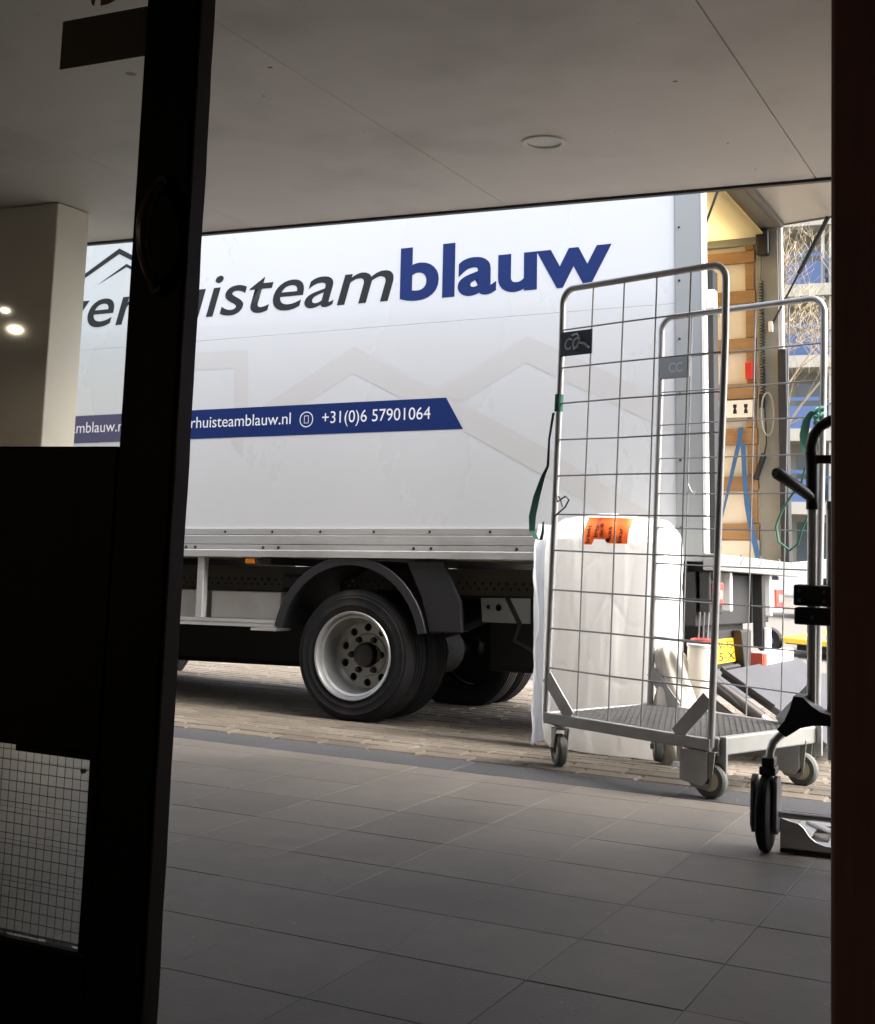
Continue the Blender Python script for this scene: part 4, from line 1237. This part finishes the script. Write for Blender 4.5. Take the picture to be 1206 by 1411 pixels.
# blue lashing straps on the inside of the truck
bs_ = thing('blue_strap', 'blue lashing straps hanging from a batten on the truck inner wall', 'strap')
bs_.matrix_world = tr.matrix_world.copy()
yb = Yw-0.058
ribbon([(1.527, yb, 1.592), (1.515, yb-0.003, 1.50), (1.49, yb-0.004, 1.40), (1.462, yb-0.004, 1.28), (1.435, yb-0.003, 1.17), (1.415, yb, 1.085)], (1, 0, 0.1), [0.026, 0.026, 0.024, 0.020, 0.014, 0.008]).build('strap_webbing', M['blue_strap'], bs_, smooth=True)
ribbon([(1.538, yb, 1.500), (1.542, yb-0.003, 1.40), (1.546, yb-0.004, 1.28), (1.558, yb-0.005, 1.16), (1.578, yb-0.005, 1.03), (1.600, yb-0.004, 0.93), (1.612, yb-0.004, 0.862)], (1, 0, 0.1), [0.026, 0.026, 0.027, 0.03, 0.032, 0.032, 0.028]).build('strap_webbing', M['blue_strap'], bs_, smooth=True)

# ------------------------------------------------------------------ hand truck at the right
ht = thing('hand_truck', 'black and aluminium hand truck standing on the terrace at the right door jamb', 'hand truck', (-0.768, 3.67, 0), math.radians(3))
HW = 0.52
def hx(x): return x+0.768
def mirror(nm, mb_fn, m, bev=0.0, smooth=False):
    for s_ in (0, 1):
        q = mb_fn()
        if s_:
            q.v = [(HW-x_, y_, z_) for x_, y_, z_ in q.v]
        q.build(nm, m, ht, bev, smooth)
Ly = 0.09
mirror('side_tube', lambda: MB().tube([(hx(-0.655), 0.055, 0.395), (hx(-0.650), 0.02, 0.95)], 0.0125, 14), M['alu_tube'], smooth=True)
mirror('inner_tube', lambda: MB().tube([(hx(-0.602), 0.065, 0.25), (hx(-0.602), 0.035, 0.95)], 0.0125, 14), M['alu_tube'], smooth=True)
mirror('wheel', lambda: MB().lathe([(0.035, 0.016), (0.060, 0.018), (0.088, 0.017), (0.099, 0.012), (0.1035, 0.004), (0.1035, -0.004), (0.099, -0.012), (0.088, -0.017), (0.060, -0.018), (0.035, -0.016)], (0.002, 0, 0.1035), 'x', 44, closed=True), M['tyre'], smooth=True)
mirror('wheel_hub', lambda: MB().lathe([(0.0001, 0.021), (0.030, 0.020), (0.062, 0.0125), (0.062, -0.0125), (0.030, -0.020), (0.0001, -0.021)], (0.002, 0, 0.1035), 'x', 32), M['grey_hub'], smooth=True)
def skids():
    q = MB()
    for dx in (-0.031, 0.028):
        q.prism([(-0.045, 0.075), (-0.038, 0.19), (-0.015, 0.205), (0.03, 0.20), (0.055, 0.16), (0.05, 0.075), (0.02, 0.052), (-0.02, 0.052)], lambda a_, b_: (0.002+dx-0.006, a_, b_), lambda a_, b_: (0.002+dx+0.006, a_, b_))
    return q
mirror('wheel_guard', skids, M['grey_hub'], 0.004)
mirror('fork_clamp', lambda: MB().box(hx(-0.782), hx(-0.738), -0.028, 0.030, 0.205, 0.228).box(hx(-0.776), hx(-0.742), -0.024, 0.026, 0.228, 0.252), M['black_plastic'], 0.004)
mirror('bent_tube', lambda: MB().tube([(hx(-0.758), 0.0, 0.245), (hx(-0.757), 0.004, 0.265), (hx(-0.750), 0.01, 0.288), (hx(-0.735), 0.018, 0.306), (hx(-0.715), 0.024, 0.322)], 0.0115, 12), M['alu_tube'], smooth=True)
wedge = [(-0.694, 0.420), (-0.668, 0.418), (-0.645, 0.397), (-0.622, 0.383), (-0.596, 0.377), (-0.50, 0.374), (-0.50, 0.346), (-0.596, 0.348), (-0.640, 0.346), (-0.675, 0.336), (-0.700, 0.318), (-0.713, 0.309), (-0.738, 0.327), (-0.718, 0.352), (-0.704, 0.385)]
mirror('corner_casting', lambda: MB().prism([(hx(a_), b_) for a_, b_ in wedge], lambda a_, b_: (a_, -0.015, b_), lambda a_, b_: (a_, 0.075, b_)), M['black_plastic'], 0.006)
mirror('clamp_block', lambda: MB().box(hx(-0.697), hx(-0.55), 0.0, 0.085, 0.662, 0.719).box(hx(-0.695), hx(-0.57), 0.002, 0.083, 0.611, 0.657), M['black_plastic'], 0.005)
def screws_():
    q = MB()
    for a_, b_ in ((-0.682, 0.703), (-0.682, 0.677), (-0.615, 0.703), (-0.615, 0.677), (-0.646, 0.632)):
        q.lathe([(0.0001, -0.003), (0.005, -0.002), (0.006, 0.001)], (hx(a_), 0, b_), 'y', 10)
    return q
mirror('screws', screws_, M['grey_hub'])
mirror('handle_sleeve', lambda: MB().tube([(hx(-0.650), 0.022, 0.925), (hx(-0.650), 0.018, 1.05), (hx(-0.652), 0.014, 1.085)], 0.0165, 14), M['black_plastic'], smooth=True)
mirror('top_bow', lambda: MB().tube([(hx(-0.652), 0.014, 1.07), (hx(-0.652), 0.012, 1.10), (hx(-0.644), 0.008, 1.130), (hx(-0.626), 0.004, 1.155), (hx(-0.600), 0.0, 1.170), (hx(-0.57), 0.0, 1.175), (hx(-0.768)+HW/2+0.001, 0.0, 1.176)], 0.0150, 12), M['black_plastic'], smooth=True)
mirror('grip', lambda: MB().tube([(hx(-0.652), 0.016, 0.958), (hx(-0.668), -0.010, 0.972), (hx(-0.700), -0.055, 0.998), (hx(-0.728), -0.10, 1.018), (hx(-0.732), -0.106, 1.0195)], [0.014, 0.0155, 0.0165, 0.0170, 0.012], 14), M['black_plastic'], smooth=True)
MB().bar((hx(-0.65), 0.016, 1.064), (hx(-0.65)+HW-0.236, 0.016, 1.064), 0.020, 0.024).build('cross_bar', M['black_plastic'], ht, 0.003)
MB().tube([(hx(-0.74), 0.0, 0.1035), (HW-0.03, 0.0, 0.1035)], 0.009, 10).build('axle', M['alu_tube'], ht, smooth=True)
# folding toe plate
tpl = MB()
outer = [(0.045, 0.03), (0.475, 0.03), (0.475, 0.37), (0.44, 0.42), (0.08, 0.42), (0.045, 0.37)]
hl = [[(0.10+0.085*k, 0.11), (0.15+0.085*k, 0.11), (0.15+0.085*k, 0.34), (0.10+0.085*k, 0.34)] for k in range(4)]
tpl.plate(outer, hl, lambda a_, b_: (a_, b_, 0.014+0.0), lambda a_, b_: (a_, b_, 0.021))
tpo = tpl.build('toe_plate', M['alu_tube'], ht, 0.002)
prof_ = [(0.036, 0.008), (0.26, 0.008), (0.26, 0.026), (0.155, 0.029), (0.130, 0.036), (0.112, 0.050), (0.098, 0.070), (0.085, 0.080), (0.062, 0.084), (0.036, 0.092)]
mirror('toe_side', lambda: MB().prism(prof_, lambda x_, z_: (x_, 0.020, z_), lambda x_, z_: (x_, 0.0295, z_)), M['alu_tube'], 0.002)
MB().box(0.037, HW-0.037, 0.012, 0.0195, 0.002, 0.012).build('toe_edge', M['black_plastic'], ht, 0.002)
mirror('toe_rib', lambda: MB().bar((0.07, 0.35, 0.026), (0.25, 0.08, 0.026), 0.022, 0.010), M['alu_tube'], 0.003)

# ------------------------------------------------------------------ background across the street
ab = thing('apartment_block', 'cream apartment block with white balcony slabs and blue panels across the street', 'building', (0, 50, -0.15))
AX0, AX1, FH = -24.0, 6.0, 2.69
MB().box(AX0, AX1, 1.6, 12, 0, 17.2).build('wall', M['apt_wall'], ab)
levels = [2.62, 5.38, 8.17, 10.92, 13.65, 16.4]
for i, z_ in enumerate(levels):
    MB().box(AX0, AX1, -0.1, 1.6, z_-0.16, z_+0.30).build('balcony_slab', M['apt_slab'], ab)
bay = 2.35
n_b = int((AX1-AX0)/bay)
win = MB()
pm = MB().box(0, 1.28, -0.06, -0.01, 0.30, 1.16)
pme = pm.build('blue_panel', M['apt_blue'], ab)
pme.location = (AX0+0.12, 0, 5.38)
first = True
for lv, z_ in enumerate([0.0]+levels[:-1]):
    for b in range(n_b):
        x_ = AX0+b*bay
        MB().box(x_+0.25, x_+1.55, 1.52, 1.595, z_+0.5, z_+2.2).build('window', M['apt_glass'], ab)
        if lv:
            if not first:
                o = pme.copy(); COL.objects.link(o); o.parent = ab
                o.location = (x_+0.12, 0, z_)
            first = False
            rl_ = MB()
            rl_.box(x_+1.45, x_+2.30, -0.05, -0.02, z_+1.22, z_+1.27)
            rl_.box(x_+0.1, x_+1.44, -0.05, -0.02, z_+1.36, z_+1.50)
            for q_ in range(5):
                rl_.box(x_+1.50+q_*0.18, x_+1.525+q_*0.18, -0.045, -0.02, z_+0.31, z_+1.215)
            rl_.build('railing', M['apt_blue'], ab)
            po = MB().box(x_+1.40, x_+1.52, 0.0, 0.12, z_+0.31, z_+2.55)
            po.box(x_+1.70, x_+1.78, 0.0, 0.1, z_+0.31, z_+2.55)
            po.build('balcony_post', M['apt_slab'], ab)
        else:
            MB().box(x_+1.7, x_+2.25, 1.5, 1.598, 0.0, 2.1).build('door', M['apt_dark'], ab)
MB().box(AX0-0.2, AX1+0.2, -0.3, 12.2, 17.2, 17.6).build('roof', M['apt_dark'], ab)

# bare trees
def tree(name, x, y, hgt, seed, label):
    t = thing(name, label, 'tree', (x, y, -0.15), 0, 'bare trees across the street')
    r = random.Random(seed)
    tk, br = MB(), MB()
    def grow(p, d, ln, rad, depth):
        n = 4
        pts, rs_ = [p], [rad]
        for i in range(n):
            d = (d+Vector((r.uniform(-.28, .28), r.uniform(-.28, .28), r.uniform(-.10, .16)))*(0.5 if depth else 0.12)).normalized()
            p = p+d*ln/n
            pts.append(p)
            rs_.append(max(0.0035, rad*(1-0.45*(i+1)/n)))
        (tk if depth == 0 else br).tube(pts, rs_, 7 if depth < 2 else (4 if depth < 4 else 3), caps=False)
        if depth < 6:
            for k in range(6 if depth == 0 else (4 if depth < 3 else 3)):
                i = r.randint(2, n) if depth else r.choice((2, 3, 3, 4, 4))
                a = r.uniform(0, 2*PI)
                sp = Vector((math.cos(a), math.sin(a), r.uniform(-.15, 0.9)))
                grow(pts[i], (d*0.75+sp*0.75).normalized(), ln*r.uniform(0.5, 0.78), rs_[i]*0.5, depth+1)
    grow(Vector((0, 0, 0)), Vector((0, 0, 1)), hgt*0.36, hgt*0.011, 0)
    tk.build('trunk', M['bark'], t, smooth=True)
    br.build('crown', M['bark'], t, smooth=True)
tree('bare_tree', -6.6, 30.0, 10.5, 4, 'bare pale-twigged tree beside the truck opening, before the apartment block')
tree('bare_tree', -1.9, 31.0, 10.0, 9, 'bare pale-twigged tree hidden mostly by the right jamb')

# parked cars
def car(name, label, x, y, m, rz=0.0):
    c = thing(name, label, 'car', (x, y, -0.15), rz, 'cars parked across the street')
    body = [(-2.05, 0.30), (-2.10, 0.62), (-1.95, 0.82), (-1.15, 0.93), (-0.55, 1.40), (0.65, 1.44), (1.45, 1.05), (1.95, 0.95), (2.05, 0.6), (2.02, 0.30)]
    MB().prism(body, lambda a_, b_: (a_, -0.82, b_), lambda a_, b_: (a_, 0.82, b_)).build('body', m, c, 0.07, seg=3)
    gl = [(-1.02, 0.95), (-0.52, 1.34), (0.05, 1.37), (0.05, 0.95)], [(0.12, 0.95), (0.12, 1.37), (0.62, 1.37), (1.25, 1.05), (1.2, 0.95)]
    for pg in gl:
        for s_ in (-1, 1):
            MB().prism(pg, lambda a_, b_: (a_, s_*0.80, b_), lambda a_, b_: (a_, s_*0.828, b_)).build('side_window', M['car_glass'], c)
    ws = MB().add([(-1.16, -0.66, 0.955), (-1.16, 0.66, 0.955), (-0.60, 0.62, 1.395), (-0.60, -0.62, 1.395)], [(0, 1, 2, 3)])
    ws.build('windscreen', M['car_glass'], c)
    for s_ in (-1, 1):
        MB().box(-2.115, -2.05, s_*0.62-0.14, s_*0.62+0.14, 0.60, 0.74).build('headlight', M['lens'], c, 0.02)
        MB().box(1.99, 2.055, s_*0.62-0.12, s_*0.62+0.12, 0.66, 0.90).build('tail_light', M['red_lens'], c, 0.02)
        for xw in (-1.3, 1.25):
            wl = MB().lathe([(0.17, -0.09), (0.26, -0.10), (0.31, -0.07), (0.31, 0.07), (0.26, 0.10), (0.17, 0.09)], (xw, s_*0.76, 0.31), 'y', 24, closed=True).build('wheel', M['tyre'], c, smooth=True)
            MB().lathe([(0.0001, -0.08), (0.17, -0.085), (0.17, 0.085), (0.0001, 0.08)], (xw, s_*0.76, 0.31), 'y', 20).build('rim', M['rim'], wl, smooth=True)
car('parked_car', 'white car parked across the street behind the truck', -1.95, 21.0, M['car_white'], math.radians(-6))
car('parked_car', 'dark red car parked further off behind the white car', -0.4, 25.5, M['car_red'], math.radians(4))

# low yellow-edged flat trailer standing on the street
ty = thing('flat_trailer', 'low flat trailer with yellow edges standing on the street behind the truck', 'trailer', (-2.50, 12.7, -0.15))
yd = [(0.0, 0.10), (0.16, 1.95), (2.6, 1.95), (2.4, -0.95)]
MB().prism(yd, lambda a_, b_: (a_, b_, 0.105), lambda a_, b_: (a_, b_, 0.14)).build('bed', M['road'], ty)
for (a0, a1), (b0, b1) in zip(yd, yd[1:]+yd[:1]):
    MB().bar((a0, a1, 0.140), (b0, b1, 0.140), 0.09, 0.05).build('edge_beam', M['yellow'], ty, 0.005)
MB().prism([(0.10, 0.14), (0.24, 1.85), (2.5, 1.85), (2.3, -0.85)], lambda a_, b_: (a_, b_, 0.05), lambda a_, b_: (a_, b_, 0.10)).build('underframe', M['chassis'], ty)
for wx, wy in ((-0.16, 0.12), (2.35, -0.75), (0.3, 1.7), (2.4, 1.7)):
    wl = MB().lathe([(0.05, -0.05), (0.115, -0.06), (0.125, -0.04), (0.125, 0.04), (0.115, 0.06), (0.05, 0.05)], (wx, wy, 0.125), 'y', 24, closed=True).build('wheel', M['tyre'], ty, smooth=True)
    MB().lathe([(0.0001, -0.045), (0.052, -0.05), (0.052, 0.05), (0.0001, 0.045)], (wx, wy, 0.125), 'y', 16).build('rim', M['rim'], wl)
